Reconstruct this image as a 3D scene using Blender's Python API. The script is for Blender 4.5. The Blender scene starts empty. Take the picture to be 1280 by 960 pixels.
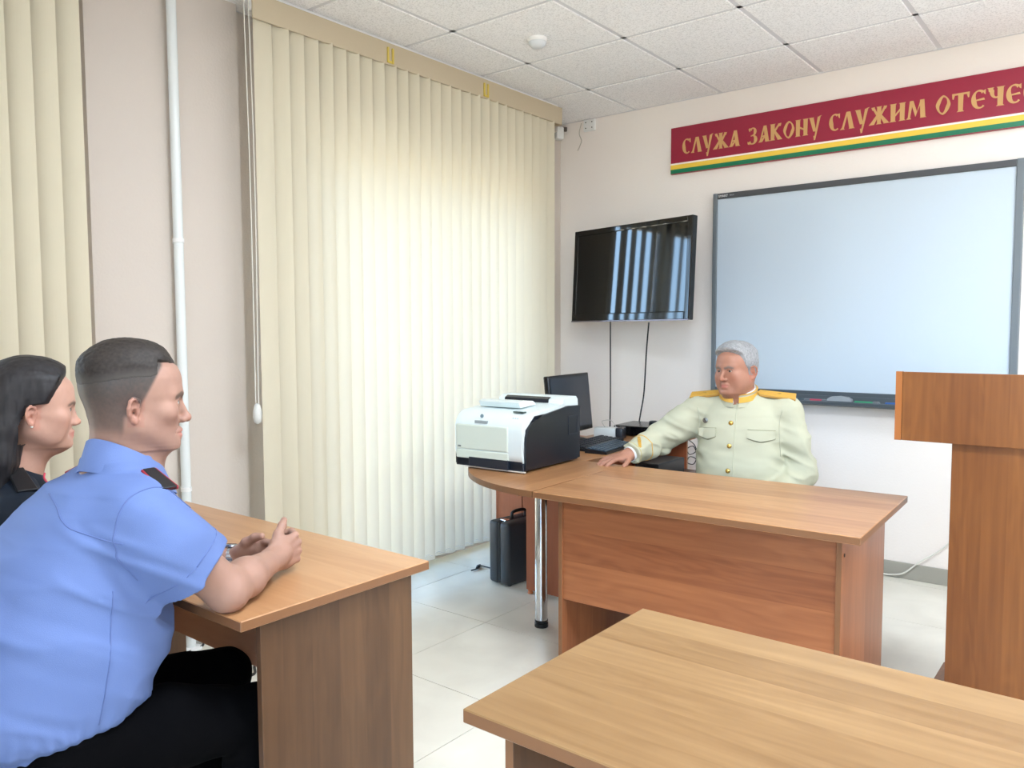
import bpy, bmesh, math, random
import numpy as np
from mathutils import Vector, Matrix

random.seed(7)
SC = bpy.context.scene
COL = SC.collection
PI = math.pi

# ------------------------------------------------------------------ camera
F_PX = 993.298
YAW, PITCH, ROLL = -0.671, 0.067, -0.004
CAM = np.array([3.288, -4.705, 1.369])


def cam_axes():
    cy, sy, cp, sp = math.cos(YAW), math.sin(YAW), math.cos(PITCH), math.sin(PITCH)
    fwd = np.array([sy * cp, cy * cp, -sp])
    right = np.array([cy, -sy, 0.0])
    up = np.cross(right, fwd)
    cr, sr = math.cos(ROLL), math.sin(ROLL)
    return cr * right + sr * up, -sr * right + cr * up, fwd


RT, UP, FW = cam_axes()
cd = bpy.data.cameras.new('camera')
cam = bpy.data.objects.new('camera', cd)
COL.objects.link(cam)
cd.sensor_fit = 'HORIZONTAL'
cd.sensor_width = 36.0
cd.lens = F_PX / 1280 * 36.0
cd.clip_start = 0.02
M = Matrix.Identity(4)
for i in range(3):
    M[i][0], M[i][1], M[i][2], M[i][3] = RT[i], UP[i], -FW[i], CAM[i]
cam.matrix_world = M
SC.camera = cam


def at(px, py, ax, val):
    """point of the room seen at a pixel of the photograph, on the plane axis=val"""
    d = FW + RT * (px - 640) / F_PX - UP * (py - 480) / F_PX
    return CAM + d * (val - CAM[ax]) / d[ax]


# ------------------------------------------------------------------ world, lights, exposure
SC.view_settings.view_transform = 'Standard'
SC.view_settings.look = 'None'
SC.view_settings.exposure = 1.33
SC.view_settings.gamma = 1.0
SC.view_settings.use_curve_mapping = False
try:
    SC.cycles.use_denoising = True
    SC.cycles.max_bounces = 10
    SC.cycles.diffuse_bounces = 6
    SC.cycles.transparent_max_bounces = 16
    SC.cycles.sample_clamp_indirect = 6.0
    SC.cycles.caustics_reflective = False
    SC.cycles.caustics_refractive = False
except Exception:
    pass

SKY_STRENGTH = 8.0
ADDED_LAMP_WATTS = {(5, 1): 17.0, (3, 4): 24.0, (7, 4): 14.0, (4, 8): 10.0, (7, 8): 10.0}
wd = bpy.data.worlds.new('sky')
SC.world = wd
wd.use_nodes = True
wn = wd.node_tree
bg = wn.nodes['Background']
tc = wn.nodes.new('ShaderNodeTexCoord')
sx = wn.nodes.new('ShaderNodeSeparateXYZ')
wn.links.new(tc.outputs['Generated'], sx.inputs[0])
rp = wn.nodes.new('ShaderNodeValToRGB')
rp.color_ramp.elements[0].position = 0.0
rp.color_ramp.elements[0].color = (0.56, 0.48, 0.36, 1)
rp.color_ramp.elements[1].position = 1.0
rp.color_ramp.elements[1].color = (0.42, 0.64, 1.0, 1)
e = rp.color_ramp.elements.new(0.49)
e.color = (0.60, 0.54, 0.44, 1)
e = rp.color_ramp.elements.new(0.52)
e.color = (0.47, 0.71, 1.0, 1)
mp = wn.nodes.new('ShaderNodeMath')
mp.operation = 'MULTIPLY_ADD'
mp.inputs[1].default_value = 0.5
mp.inputs[2].default_value = 0.5
wn.links.new(sx.outputs[2], mp.inputs[0])
wn.links.new(mp.outputs[0], rp.inputs[0])
wn.links.new(rp.outputs[0], bg.inputs[0])
bg.inputs[1].default_value = SKY_STRENGTH

CEIL = 2.82
ROOM_X, ROOM_Y = 6.0, -6.9
# window openings in the left wall: (y0, y1, z0, z1)
WINDOWS = [(-2.26, -0.70, 0.05, 2.28), (-5.4, -3.95, 0.06, 2.30)]


# unseen rear window openings, added to light the back wall: (x0, x1, z0, z1)
ADDED_REAR_WINDOWS = [(3.4, 5.6, 0.75, 2.55)]


def portal(y0, y1, z0, z1):
    ld = bpy.data.lights.new('window_portal', 'AREA')
    ld.shape = 'RECTANGLE'
    ld.size, ld.size_y = (z1 - z0), (y1 - y0)
    ld.cycles.is_portal = True
    o = bpy.data.objects.new('window_portal', ld)
    COL.objects.link(o)
    o.location = (-0.28, (y0 + y1) / 2, (z0 + z1) / 2)
    o.rotation_euler = (0, -PI / 2, 0)


for w in WINDOWS:
    portal(*w)
for (x0, x1, z0, z1) in ADDED_REAR_WINDOWS:
    ld = bpy.data.lights.new('window_portal', 'AREA')
    ld.shape = 'RECTANGLE'
    ld.size, ld.size_y = (x1 - x0), (z1 - z0)
    ld.cycles.is_portal = True
    o = bpy.data.objects.new('window_portal', ld)
    COL.objects.link(o)
    o.location = ((x0 + x1) / 2, ROOM_Y - 0.18, (z0 + z1) / 2)
    o.rotation_euler = (PI / 2, 0, 0)


# ------------------------------------------------------------------ materials
def lin(c):
    out = []
    for v in c[:3]:
        v = v / 255.0
        out.append(v / 12.92 if v <= 0.04045 else ((v + 0.055) / 1.055) ** 2.4)
    return (out[0], out[1], out[2], 1.0)


MATS = {}


def mat(name, rgb, rough=0.5, metal=0.0, spec=0.5, bump=None, coat=0.0, vary=0.0, vscale=3.0, emit=None):
    if name in MATS:
        return MATS[name]
    m = bpy.data.materials.new(name)
    m.use_nodes = True
    nt = m.node_tree
    b = nt.nodes['Principled BSDF']
    b.inputs['Base Color'].default_value = lin(rgb)
    b.inputs['Roughness'].default_value = rough
    b.inputs['Metallic'].default_value = metal
    b.inputs['Specular IOR Level'].default_value = spec
    b.inputs['Coat Weight'].default_value = coat
    if emit:
        b.inputs['Emission Color'].default_value = lin(emit[0])
        b.inputs['Emission Strength'].default_value = emit[1]
    if bump or vary:
        t = nt.nodes.new('ShaderNodeTexCoord')
    if bump:
        n = nt.nodes.new('ShaderNodeTexNoise')
        n.inputs['Scale'].default_value = bump[0]
        n.inputs['Detail'].default_value = 4
        nt.links.new(t.outputs['Object'], n.inputs['Vector'])
        bp = nt.nodes.new('ShaderNodeBump')
        bp.inputs['Strength'].default_value = bump[1]
        bp.inputs['Distance'].default_value = 0.01
        nt.links.new(n.outputs[0], bp.inputs['Height'])
        nt.links.new(bp.outputs[0], b.inputs['Normal'])
    if vary:
        n2 = nt.nodes.new('ShaderNodeTexNoise')
        n2.inputs['Scale'].default_value = vscale
        n2.inputs['Detail'].default_value = 3
        nt.links.new(t.outputs['Object'], n2.inputs['Vector'])
        mx = nt.nodes.new('ShaderNodeMix')
        mx.data_type = 'RGBA'
        l = lin(rgb)
        mx.inputs[6].default_value = tuple(x * (1 - vary) for x in l[:3]) + (1,)
        mx.inputs[7].default_value = tuple(min(1, x * (1 + vary)) for x in l[:3]) + (1,)
        nt.links.new(n2.outputs[0], mx.inputs[0])
        nt.links.new(mx.outputs[2], b.inputs['Base Color'])
    MATS[name] = m
    return m


def wood(name, light, dark, grain='X', across='Y', strip=0.085, rough=0.34, contrast=1.0):
    """laminate: strips across the board, fine streaks along the grain, a few broad figures"""
    key = name + '_' + grain + across
    if key in MATS:
        return MATS[key]
    m = bpy.data.materials.new(key.lower())
    m.use_nodes = True
    nt = m.node_tree
    N, L = nt.nodes, nt.links
    b = N['Principled BSDF']
    b.inputs['Roughness'].default_value = rough
    b.inputs['Specular IOR Level'].default_value = 0.45
    t = N.new('ShaderNodeTexCoord')
    s = N.new('ShaderNodeSeparateXYZ')
    L.new(t.outputs['Object'], s.inputs[0])
    ia, ig = 'XYZ'.index(across), 'XYZ'.index(grain)
    ith = 3 - ia - ig

    def math_(op, a, bb=None, c=None):
        q = N.new('ShaderNodeMath')
        q.operation = op
        for i, v in enumerate((a, bb, c)):
            if v is None:
                continue
            if isinstance(v, (int, float)):
                q.inputs[i].default_value = v
            else:
                L.new(v, q.inputs[i])
        return q.outputs[0]

    acr = s.outputs[ia]
    gr = s.outputs[ig]
    idx = math_('FLOOR', math_('DIVIDE', acr, strip))
    wn_ = N.new('ShaderNodeTexWhiteNoise')
    wn_.noise_dimensions = '1D'
    L.new(idx, wn_.inputs['W'])
    tone = wn_.outputs['Value']
    # streaks
    cb = N.new('ShaderNodeCombineXYZ')
    L.new(math_('MULTIPLY', acr, 55.0), cb.inputs[0])
    L.new(math_('ADD', math_('MULTIPLY', gr, 2.2), math_('MULTIPLY', tone, 37.0)), cb.inputs[1])
    L.new(math_('MULTIPLY', s.outputs[ith], 55.0), cb.inputs[2])
    n1 = N.new('ShaderNodeTexNoise')
    n1.inputs['Scale'].default_value = 1.0
    n1.inputs['Detail'].default_value = 5
    L.new(cb.outputs[0], n1.inputs['Vector'])
    # broad figure
    cb2 = N.new('ShaderNodeCombineXYZ')
    L.new(math_('MULTIPLY', acr, 11.0), cb2.inputs[0])
    L.new(math_('ADD', math_('MULTIPLY', gr, 1.6), math_('MULTIPLY', tone, 19.0)), cb2.inputs[1])
    L.new(math_('MULTIPLY', s.outputs[ith], 9.0), cb2.inputs[2])
    n2 = N.new('ShaderNodeTexNoise')
    n2.inputs['Scale'].default_value = 1.0
    n2.inputs['Detail'].default_value = 2
    n2.inputs['Distortion'].default_value = 0.8
    L.new(cb2.outputs[0], n2.inputs['Vector'])
    rings = math_('SINE', math_('MULTIPLY', n2.outputs[0], 34.0))
    f = math_('ADD', math_('MULTIPLY', n1.outputs[0], 0.75 * contrast), math_('MULTIPLY', tone, 0.42 * contrast))
    f = math_('ADD', f, math_('MULTIPLY', rings, 0.075 * contrast))
    f = math_('ADD', f, 0.5 - 0.585 * contrast)
    mx = N.new('ShaderNodeMix')
    mx.data_type = 'RGBA'
    mx.clamp_factor = True
    mx.inputs[6].default_value = lin(dark)
    mx.inputs[7].default_value = lin(light)
    L.new(f, mx.inputs[0])
    L.new(mx.outputs[2], b.inputs['Base Color'])
    bp = N.new('ShaderNodeBump')
    bp.inputs['Strength'].default_value = 0.04
    bp.inputs['Distance'].default_value = 0.002
    L.new(n1.outputs[0], bp.inputs['Height'])
    L.new(bp.outputs[0], b.inputs['Normal'])
    MATS[key] = m
    return m


def vcol_mat(name, rough=0.5, spec=0.4, sss=0.0, bump=None):
    if name in MATS:
        return MATS[name]
    m = bpy.data.materials.new(name)
    m.use_nodes = True
    nt = m.node_tree
    b = nt.nodes['Principled BSDF']
    b.inputs['Roughness'].default_value = rough
    b.inputs['Specular IOR Level'].default_value = spec
    if sss:
        b.inputs['Subsurface Weight'].default_value = sss
        b.inputs['Subsurface Radius'].default_value = (0.01, 0.004, 0.002)
        b.inputs['Subsurface Scale'].default_value = 0.6
    a = nt.nodes.new('ShaderNodeAttribute')
    a.attribute_name = 'tone'
    nt.links.new(a.outputs['Color'], b.inputs['Base Color'])
    if bump:
        t = nt.nodes.new('ShaderNodeTexCoord')
        n = nt.nodes.new('ShaderNodeTexNoise')
        n.inputs['Scale'].default_value = bump[0]
        nt.links.new(t.outputs['Object'], n.inputs['Vector'])
        bp = nt.nodes.new('ShaderNodeBump')
        bp.inputs['Strength'].default_value = bump[1]
        bp.inputs['Distance'].default_value = 0.003
        nt.links.new(n.outputs[0], bp.inputs['Height'])
        nt.links.new(bp.outputs[0], b.inputs['Normal'])
    MATS[name] = m
    return m


def glass_mat():
    if 'window_glass' in MATS:
        return MATS['window_glass']
    m = bpy.data.materials.new('window_glass')
    m.use_nodes = True
    nt = m.node_tree
    for n in list(nt.nodes):
        if n.type == 'BSDF_PRINCIPLED':
            nt.nodes.remove(n)
    tr = nt.nodes.new('ShaderNodeBsdfTransparent')
    tr.inputs[0].default_value = (0.93, 0.96, 0.97, 1)
    gl = nt.nodes.new('ShaderNodeBsdfGlossy')
    gl.inputs['Roughness'].default_value = 0.02
    fr = nt.nodes.new('ShaderNodeFresnel')
    mx = nt.nodes.new('ShaderNodeMixShader')
    nt.links.new(fr.outputs[0], mx.inputs[0])
    nt.links.new(tr.outputs[0], mx.inputs[1])
    nt.links.new(gl.outputs[0], mx.inputs[2])
    nt.links.new(mx.outputs[0], nt.nodes['Material Output'].inputs[0])
    MATS['window_glass'] = m
    return m


def blind_mat():
    if 'blind_fabric' in MATS:
        return MATS['blind_fabric']
    m = bpy.data.materials.new('blind_fabric')
    m.use_nodes = True
    nt = m.node_tree
    N, L = nt.nodes, nt.links
    for n in list(N):
        if n.type == 'BSDF_PRINCIPLED':
            N.remove(n)
    t = N.new('ShaderNodeTexCoord')
    mpg = N.new('ShaderNodeMapping')
    mpg.inputs['Scale'].default_value = (220, 220, 12)
    L.new(t.outputs['Object'], mpg.inputs[0])
    n = N.new('ShaderNodeTexNoise')
    n.inputs['Scale'].default_value = 1.0
    L.new(mpg.outputs[0], n.inputs['Vector'])
    bp = N.new('ShaderNodeBump')
    bp.inputs['Strength'].default_value = 0.15
    bp.inputs['Distance'].default_value = 0.001
    L.new(n.outputs[0], bp.inputs['Height'])
    df = N.new('ShaderNodeBsdfDiffuse')
    df.inputs[0].default_value = lin((212, 204, 182))
    tl = N.new('ShaderNodeBsdfTranslucent')
    tl.inputs[0].default_value = lin((250, 250, 246))
    L.new(bp.outputs[0], df.inputs['Normal'])
    mx = N.new('ShaderNodeMixShader')
    mx.inputs[0].default_value = 0.10
    L.new(df.outputs[0], mx.inputs[1])
    L.new(tl.outputs[0], mx.inputs[2])
    L.new(mx.outputs[0], N['Material Output'].inputs[0])
    MATS['blind_fabric'] = m
    return m


# ------------------------------------------------------------------ mesh helpers
def add_box(bm, c, half, rot=None, bevel=0.0, seg=2):
    r = bmesh.ops.create_cube(bm, size=2.0)
    vs = r['verts']
    bmesh.ops.scale(bm, vec=half, verts=vs)
    if bevel > 0:
        es = list({e for v in vs for e in v.link_edges})
        rr = bmesh.ops.bevel(bm, geom=es, offset=bevel, segments=seg, affect='EDGES', profile=0.5)
        vs = list({v for f in rr['faces'] for v in f.verts} | {v for v in vs if v.is_valid})
    if rot is not None:
        bmesh.ops.rotate(bm, cent=(0, 0, 0), matrix=rot, verts=vs)
    bmesh.ops.translate(bm, vec=c, verts=vs)
    return vs


def bx(bm, x0, x1, y0, y1, z0, z1, bevel=0.0, seg=2):
    return add_box(bm, ((x0 + x1) / 2, (y0 + y1) / 2, (z0 + z1) / 2),
                   (abs(x1 - x0) / 2, abs(y1 - y0) / 2, abs(z1 - z0) / 2), None, bevel, seg)


def add_tube(bm, pts, rad, seg=8, cap=True):
    pts = [Vector(p) for p in pts]
    n = len(pts)
    rads = rad if isinstance(rad, (list, tuple)) else [rad] * n
    rings = []
    prev = None
    for i, p in enumerate(pts):
        d = (pts[min(i + 1, n - 1)] - pts[max(i - 1, 0)])
        if d.length < 1e-9:
            d = Vector((0, 0, 1))
        d.normalize()
        if prev is None:
            a = Vector((0, 0, 1)) if abs(d.z) < 0.9 else Vector((1, 0, 0))
            u = d.cross(a).normalized()
        else:
            u = (prev - d * prev.dot(d)).normalized()
        prev = u
        v = d.cross(u)
        rings.append([bm.verts.new(p + (u * math.cos(2 * PI * k / seg) + v * math.sin(2 * PI * k / seg)) * rads[i]) for k in range(seg)])
    for a, b in zip(rings, rings[1:]):
        for k in range(seg):
            bm.faces.new((a[k], a[(k + 1) % seg], b[(k + 1) % seg], b[k]))
    if cap:
        bm.faces.new(rings[0][::-1])
        bm.faces.new(rings[-1])


def add_prism(bm, poly, axis, a, b):
    """closed polygon (2-D) extruded along an axis from a to b"""
    def P(u, v, w):
        return {0: (w, u, v), 1: (u, w, v), 2: (u, v, w)}[axis]
    lo = [bm.verts.new(P(u, v, a)) for u, v in poly]
    hi = [bm.verts.new(P(u, v, b)) for u, v in poly]
    n = len(poly)
    fs = [bm.faces.new(lo[::-1]), bm.faces.new(hi)]
    for i in range(n):
        fs.append(bm.faces.new((lo[i], lo[(i + 1) % n], hi[(i + 1) % n], hi[i])))
    return fs


def add_lathe(bm, prof, c=(0, 0, 0), seg=24, rot=None):
    """profile [(r, z)] turned round z"""
    rings = []
    new = []
    for r, z in prof:
        ring = [bm.verts.new((r * math.cos(2 * PI * k / seg), r * math.sin(2 * PI * k / seg), z)) for k in range(seg)]
        rings.append(ring)
        new += ring
    for a, b in zip(rings, rings[1:]):
        for k in range(seg):
            bm.faces.new((a[k], a[(k + 1) % seg], b[(k + 1) % seg], b[k]))
    bm.faces.new(rings[0][::-1])
    bm.faces.new(rings[-1])
    if rot is not None:
        bmesh.ops.rotate(bm, cent=(0, 0, 0), matrix=rot, verts=new)
    bmesh.ops.translate(bm, vec=c, verts=new)


def obj(name, bm, m, parent=None, smooth=False, angle=None, label=None):
    me = bpy.data.meshes.new(name)
    bmesh.ops.recalc_face_normals(bm, faces=bm.faces)
    bm.to_mesh(me)
    bm.free()
    if smooth:
        for p in me.polygons:
            p.use_smooth = True
        if angle:
            me.set_sharp_from_angle(angle=math.radians(angle))
    o = bpy.data.objects.new(name, me)
    if m is not None:
        me.materials.append(m)
    COL.objects.link(o)
    if parent is not None:
        o.parent = parent
    if label:
        o['label'] = label
    return o


def tag(o, label, cat, group=None, kind=None):
    o['label'] = label
    o['category'] = cat
    if group:
        o['group'] = group
    if kind:
        o['kind'] = kind
    return o


def thing(name, label, cat, loc=(0, 0, 0), rotz=0.0, group=None):
    o = bpy.data.objects.new(name, None)
    COL.objects.link(o)
    o.empty_display_size = 0.1
    o.location = loc
    o.rotation_euler = (0, 0, rotz)
    return tag(o, label, cat, group)


def struct(name, bm, m, parent=None, **kw):
    o = obj(name, bm, m, parent, **kw)
    if parent is None:
        o['kind'] = 'structure'
    return o


def BM():
    return bmesh.new()


def bez(pts, n=10):
    """Catmull-Rom through points"""
    P = [Vector(p) for p in pts]
    P = [P[0] * 2 - P[1]] + P + [P[-1] * 2 - P[-2]]
    out = []
    for i in range(1, len(P) - 2):
        for k in range(n):
            t = k / n
            a, b, c, d = P[i - 1], P[i], P[i + 1], P[i + 2]
            out.append(0.5 * ((2 * b) + (c - a) * t + (2 * a - 5 * b + 4 * c - d) * t * t + (3 * b - a - 3 * c + d) * t ** 3))
    out.append(P[-2])
    return out


def text_mesh(name, body, size, m, parent, matrix, depth=0.0005, label=None):
    cu = bpy.data.curves.new(name, 'FONT')
    cu.body = body
    cu.size = size
    cu.extrude = depth
    to = bpy.data.objects.new(name + '_tmp', cu)
    COL.objects.link(to)
    dg = bpy.context.evaluated_depsgraph_get()
    me = bpy.data.meshes.new_from_object(to.evaluated_get(dg))
    bpy.data.objects.remove(to)
    me.materials.clear()
    me.materials.append(m)
    me.transform(matrix)
    o = bpy.data.objects.new(name, me)
    COL.objects.link(o)
    o.parent = parent
    if label:
        o['label'] = label
    return o

# ------------------------------------------------------------------ the room
M_WALL = mat('wall_paint', (238, 231, 226), 0.75, bump=(90, 0.12), vary=0.02, vscale=1.2)
M_CEIL = None


def ceiling_tile_mat():
    m = bpy.data.materials.new('ceiling_tile')
    m.use_nodes = True
    nt = m.node_tree
    N, L = nt.nodes, nt.links
    b = N['Principled BSDF']
    b.inputs['Roughness'].default_value = 0.9
    t = N.new('ShaderNodeTexCoord')
    n = N.new('ShaderNodeTexNoise')
    n.inputs['Scale'].default_value = 140
    n.inputs['Detail'].default_value = 3
    L.new(t.outputs['Object'], n.inputs['Vector'])
    r = N.new('ShaderNodeValToRGB')
    r.color_ramp.elements[0].position = 0.34
    r.color_ramp.elements[0].color = lin((222, 221, 222))
    r.color_ramp.elements[1].position = 0.52
    r.color_ramp.elements[1].color = lin((247, 246, 247))
    L.new(n.outputs[0], r.inputs[0])
    L.new(r.outputs[0], b.inputs['Base Color'])
    bp = N.new('ShaderNodeBump')
    bp.inputs['Strength'].default_value = 0.25
    bp.inputs['Distance'].default_value = 0.003
    L.new(n.outputs[0], bp.inputs['Height'])
    L.new(bp.outputs[0], b.inputs['Normal'])
    return m


def floor_mat():
    m = bpy.data.materials.new('floor_tile')
    m.use_nodes = True
    nt = m.node_tree
    N, L = nt.nodes, nt.links
    b = N['Principled BSDF']
    b.inputs['Roughness'].default_value = 0.28
    t = N.new('ShaderNodeTexCoord')
    n = N.new('ShaderNodeTexNoise')
    n.inputs['Scale'].default_value = 3.5
    n.inputs['Detail'].default_value = 6
    n.inputs['Distortion'].default_value = 0.6
    L.new(t.outputs['Object'], n.inputs['Vector'])
    r = N.new('ShaderNodeValToRGB')
    r.color_ramp.elements[0].position = 0.3
    r.color_ramp.elements[0].color = lin((212, 208, 197))
    r.color_ramp.elements[1].position = 0.7
    r.color_ramp.elements[1].color = lin((228, 225, 214))
    L.new(n.outputs[0], r.inputs[0])
    L.new(r.outputs[0], b.inputs['Base Color'])
    return m


GX, GY, GP = 0.302, -0.700, 0.612          # floor joints
bm = BM()
bx(bm, -0.4, ROOM_X + 0.2, ROOM_Y - 0.2, 0.2, -0.12, -0.004)
floor = struct('floor', bm, mat('floor_grout', (120, 113, 102), 0.8))
bm = BM()
k0 = -2
for i in range(k0, 12):
    for j in range(-2, 14):
        x0, y1 = GX + i * GP, GY - j * GP
        x1, y0 = x0 + GP, y1 - GP
        x0, x1 = max(x0, -0.25), min(x1, ROOM_X)
        y0, y1 = max(y0, ROOM_Y), min(y1, 0)
        if x1 - x0 < 0.03 or y1 - y0 < 0.03:
            continue
        g = 0.0016
        bx(bm, x0 + g, x1 - g, y0 + g, y1 - g, -0.010, 0.0)
struct('floor_tiles', bm, floor_mat(), floor)

bm = BM()
bx(bm, -0.4, ROOM_X + 0.2, ROOM_Y - 0.2, 0.2, CEIL + 0.03, CEIL + 0.15)
ceil = struct('ceiling', bm, M_WALL)
CX, CY, CP = 0.603, -0.574, 0.6
ADDED_LAMPS = set(ADDED_LAMP_WATTS)
bm = BM()
for i in range(-2, 10):
    for j in range(-2, 13):
        if (i, j) in ADDED_LAMPS:
            continue
        x0, y1 = CX + i * CP, CY - j * CP
        x1, y0 = x0 + CP, y1 - CP
        x0, x1 = max(x0, -0.02), min(x1, ROOM_X)
        y0, y1 = max(y0, ROOM_Y), min(y1, 0)
        if x1 - x0 < 0.03 or y1 - y0 < 0.03:
            continue
        bx(bm, x0 + 0.011, x1 - 0.011, y0 + 0.011, y1 - 0.011, CEIL - 0.003, CEIL + 0.012, 0.004, 1)
struct('ceiling_tiles', bm, ceiling_tile_mat(), ceil)
bm = BM()
for i in range(-1, 10):
    x = CX + i * CP
    if x < ROOM_X:
        bx(bm, x - 0.012, x + 0.012, ROOM_Y, 0, CEIL + 0.001, CEIL + 0.006)
for j in range(-1, 13):
    y = CY - j * CP
    if ROOM_Y < y < 0:
        bx(bm, 0, ROOM_X, y - 0.012, y + 0.012, CEIL + 0.001, CEIL + 0.006)
bx(bm, -0.02, ROOM_X, -0.012, 0, CEIL - 0.004, CEIL + 0.002)
struct('ceiling_grid', bm, mat('ceiling_bar', (214, 214, 218), 0.5), ceil)

# walls
bm = BM()
bx(bm, -0.4, ROOM_X + 0.2, 0.0, 0.2, -0.05, CEIL + 0.05)
struct('wall_back', bm, M_WALL)
bm = BM()
bx(bm, ROOM_X, ROOM_X + 0.2, ROOM_Y, 0, -0.05, CEIL + 0.05)
struct('wall_right', bm, M_WALL)
bm = BM()
rx = [-0.4]
for (x0, x1, z0, z1) in ADDED_REAR_WINDOWS:
    rx += [x0, x1]
rx.append(ROOM_X + 0.2)
for a, b in zip(rx[0::2], rx[1::2]):
    bx(bm, a, b, ROOM_Y - 0.2, ROOM_Y, -0.05, CEIL + 0.05)
for (x0, x1, z0, z1) in ADDED_REAR_WINDOWS:
    bx(bm, x0, x1, ROOM_Y - 0.2, ROOM_Y, -0.05, z0)
    bx(bm, x0, x1, ROOM_Y - 0.2, ROOM_Y, z1, CEIL + 0.05)
struct('wall_rear', bm, M_WALL)
# window wall with two openings
bm = BM()
ys = [0.0]
for (y0, y1, z0, z1) in WINDOWS:
    ys += [y1, y0]
ys.append(ROOM_Y)
for a, b in zip(ys[0::2], ys[1::2]):
    bx(bm, -0.3, 0, b, a, -0.05, CEIL + 0.05)
for (y0, y1, z0, z1) in WINDOWS:
    bx(bm, -0.3, 0, y0, y1, -0.05, z0)
    bx(bm, -0.3, 0, y0, y1, z1, CEIL + 0.05)
M_WALL_SHADED = mat('window_wall_paint', (208, 198, 189), 0.75, bump=(90, 0.12), vary=0.02, vscale=1.2)  # wall paint darkened, the window wall's shade put into its colour
struct('wall_left', bm, M_WALL_SHADED)
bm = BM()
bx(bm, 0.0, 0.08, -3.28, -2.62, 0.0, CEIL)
struct('pillar', bm, M_WALL_SHADED)

M_PVC = mat('white_plastic_frame', (235, 236, 236), 0.35)
for k, (y0, y1, z0, z1) in enumerate(WINDOWS):
    wname = 'window_%d' % (k + 1)
    bm = BM()
    t = 0.06
    X0, X1 = -0.20, -0.13
    for (a, b, c, d) in ((y0, y0 + t, z0, z1), (y1 - t, y1, z0, z1), (y0, y1, z0, z0 + t), (y0, y1, z1 - t, z1)):
        bx(bm, X0, X1, a, b, c, d, 0.006)
    w3 = (y1 - y0) / 3
    for q in (1, 2):
        bx(bm, X0, X1, y0 + w3 * q - 0.05, y0 + w3 * q + 0.05, z0, z1, 0.006)
    wo = struct(wname, bm, M_PVC)
    bm = BM()
    bx(bm, -0.168, -0.162, y0 + 0.03, y1 - 0.03, z0 + 0.03, z1 - 0.03)
    obj('window_pane', bm, glass_mat(), wo)
    bm = BM()
    bx(bm, -0.13, 0.012, y0 - 0.01, y1 + 0.01, z0 - 0.03, z0, 0.004)
    obj('window_sill', bm, M_PVC, wo)

for k, (x0, x1, z0, z1) in enumerate(ADDED_REAR_WINDOWS):
    bm = BM()
    t = 0.06
    Y0, Y1 = ROOM_Y - 0.14, ROOM_Y - 0.08
    for (a, b, c, d) in ((x0, x0 + t, z0, z1), (x1 - t, x1, z0, z1), (x0, x1, z0, z0 + t), (x0, x1, z1 - t, z1), ((x0 + x1) / 2 - 0.05, (x0 + x1) / 2 + 0.05, z0, z1)):
        bx(bm, a, b, Y0, Y1, c, d, 0.006)
    wo = struct('window_%d' % (k + 3), bm, M_PVC)  # added rear window, an unseen light source for the back wall
    bm = BM()
    bx(bm, x0 + 0.03, x1 - 0.03, ROOM_Y - 0.112, ROOM_Y - 0.106, z0 + 0.03, z1 - 0.03)
    obj('window_pane', bm, glass_mat(), wo)
    bm = BM()
    bx(bm, x0 - 0.03, x1 + 0.03, ROOM_Y - 0.08, ROOM_Y + 0.12, z0 - 0.03, z0, 0.006)
    obj('window_sill', bm, M_PVC, wo)

# grey tiled skirting
M_SKIRT = mat('skirting_stone', (158, 156, 147), 0.45, vary=0.08, vscale=5)
bm = BM()
bx(bm, 0.0, ROOM_X, -0.012, 0.0, 0, 0.088, 0.002, 1)
struct('baseboard_back', bm, M_SKIRT)
bm = BM()
bx(bm, 0.0, 0.012, -2.62, -2.27, 0, 0.088, 0.002, 1)
bx(bm, 0.0, 0.012, -0.69, -0.012, 0, 0.088, 0.002, 1)
bx(bm, 0.08, 0.092, -3.28, -2.62, 0, 0.088, 0.002, 1)
bx(bm, 0.0, 0.012, -3.94, -3.28, 0, 0.088, 0.002, 1)
bx(bm, 0.0, 0.012, ROOM_Y, -5.41, 0, 0.088, 0.002, 1)
struct('baseboard_left', bm, M_SKIRT)

# ceiling lamps added out of view to brighten the room and back wall
for (i, j) in sorted(ADDED_LAMPS):
    x, y = CX + (i + 0.5) * CP, CY - (j + 0.5) * CP
    side = {(5, 1): 'in front of the whiteboard, right of the podium', (3, 4): 'above the pale foreground table', (7, 4): 'nearest the right wall, beside the foreground table',
            (4, 8): 'near the added rear window, mid room', (7, 8): 'in the rear right corner'}[(i, j)]
    t = thing('added_ceiling_light', 'added unseen square ceiling light panel ' + side, 'ceiling light', (x, y, CEIL), 0, 'added ceiling lights')
    bm = BM()
    for s in (-1, 1):
        bx(bm, s * 0.284 - 0.014, s * 0.284 + 0.014, -0.298, 0.298, -0.008, 0.02, 0.002, 1)
        bx(bm, -0.27, 0.27, s * 0.284 - 0.014, s * 0.284 + 0.014, -0.008, 0.02, 0.002, 1)
    obj('light_frame', bm, M_PVC, t)
    bm = BM()
    bx(bm, -0.27, 0.27, -0.27, 0.27, -0.002, 0.006)
    obj('diffuser', bm, mat('lamp_diffuser', (255, 255, 255), 0.4, emit=((250, 250, 250), 4.0)), t)
    ld = bpy.data.lights.new('added_panel_lamp', 'AREA')
    ld.size = 0.54
    ld.energy = ADDED_LAMP_WATTS[(i, j)]
    ld.color = (0.78, 0.89, 1.0)
    lo = bpy.data.objects.new('added_panel_lamp', ld)
    COL.objects.link(lo)
    lo.location = (0, 0, -0.006)
    lo.parent = t

# ------------------------------------------------------------------ vertical blinds
BLX = 0.27
M_BL = blind_mat()
M_VAL = mat('valance_beige', (194, 180, 154), 0.6, bump=(60, 0.05))
M_YEL = mat('yellow_clip', (214, 190, 90), 0.5)


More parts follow.
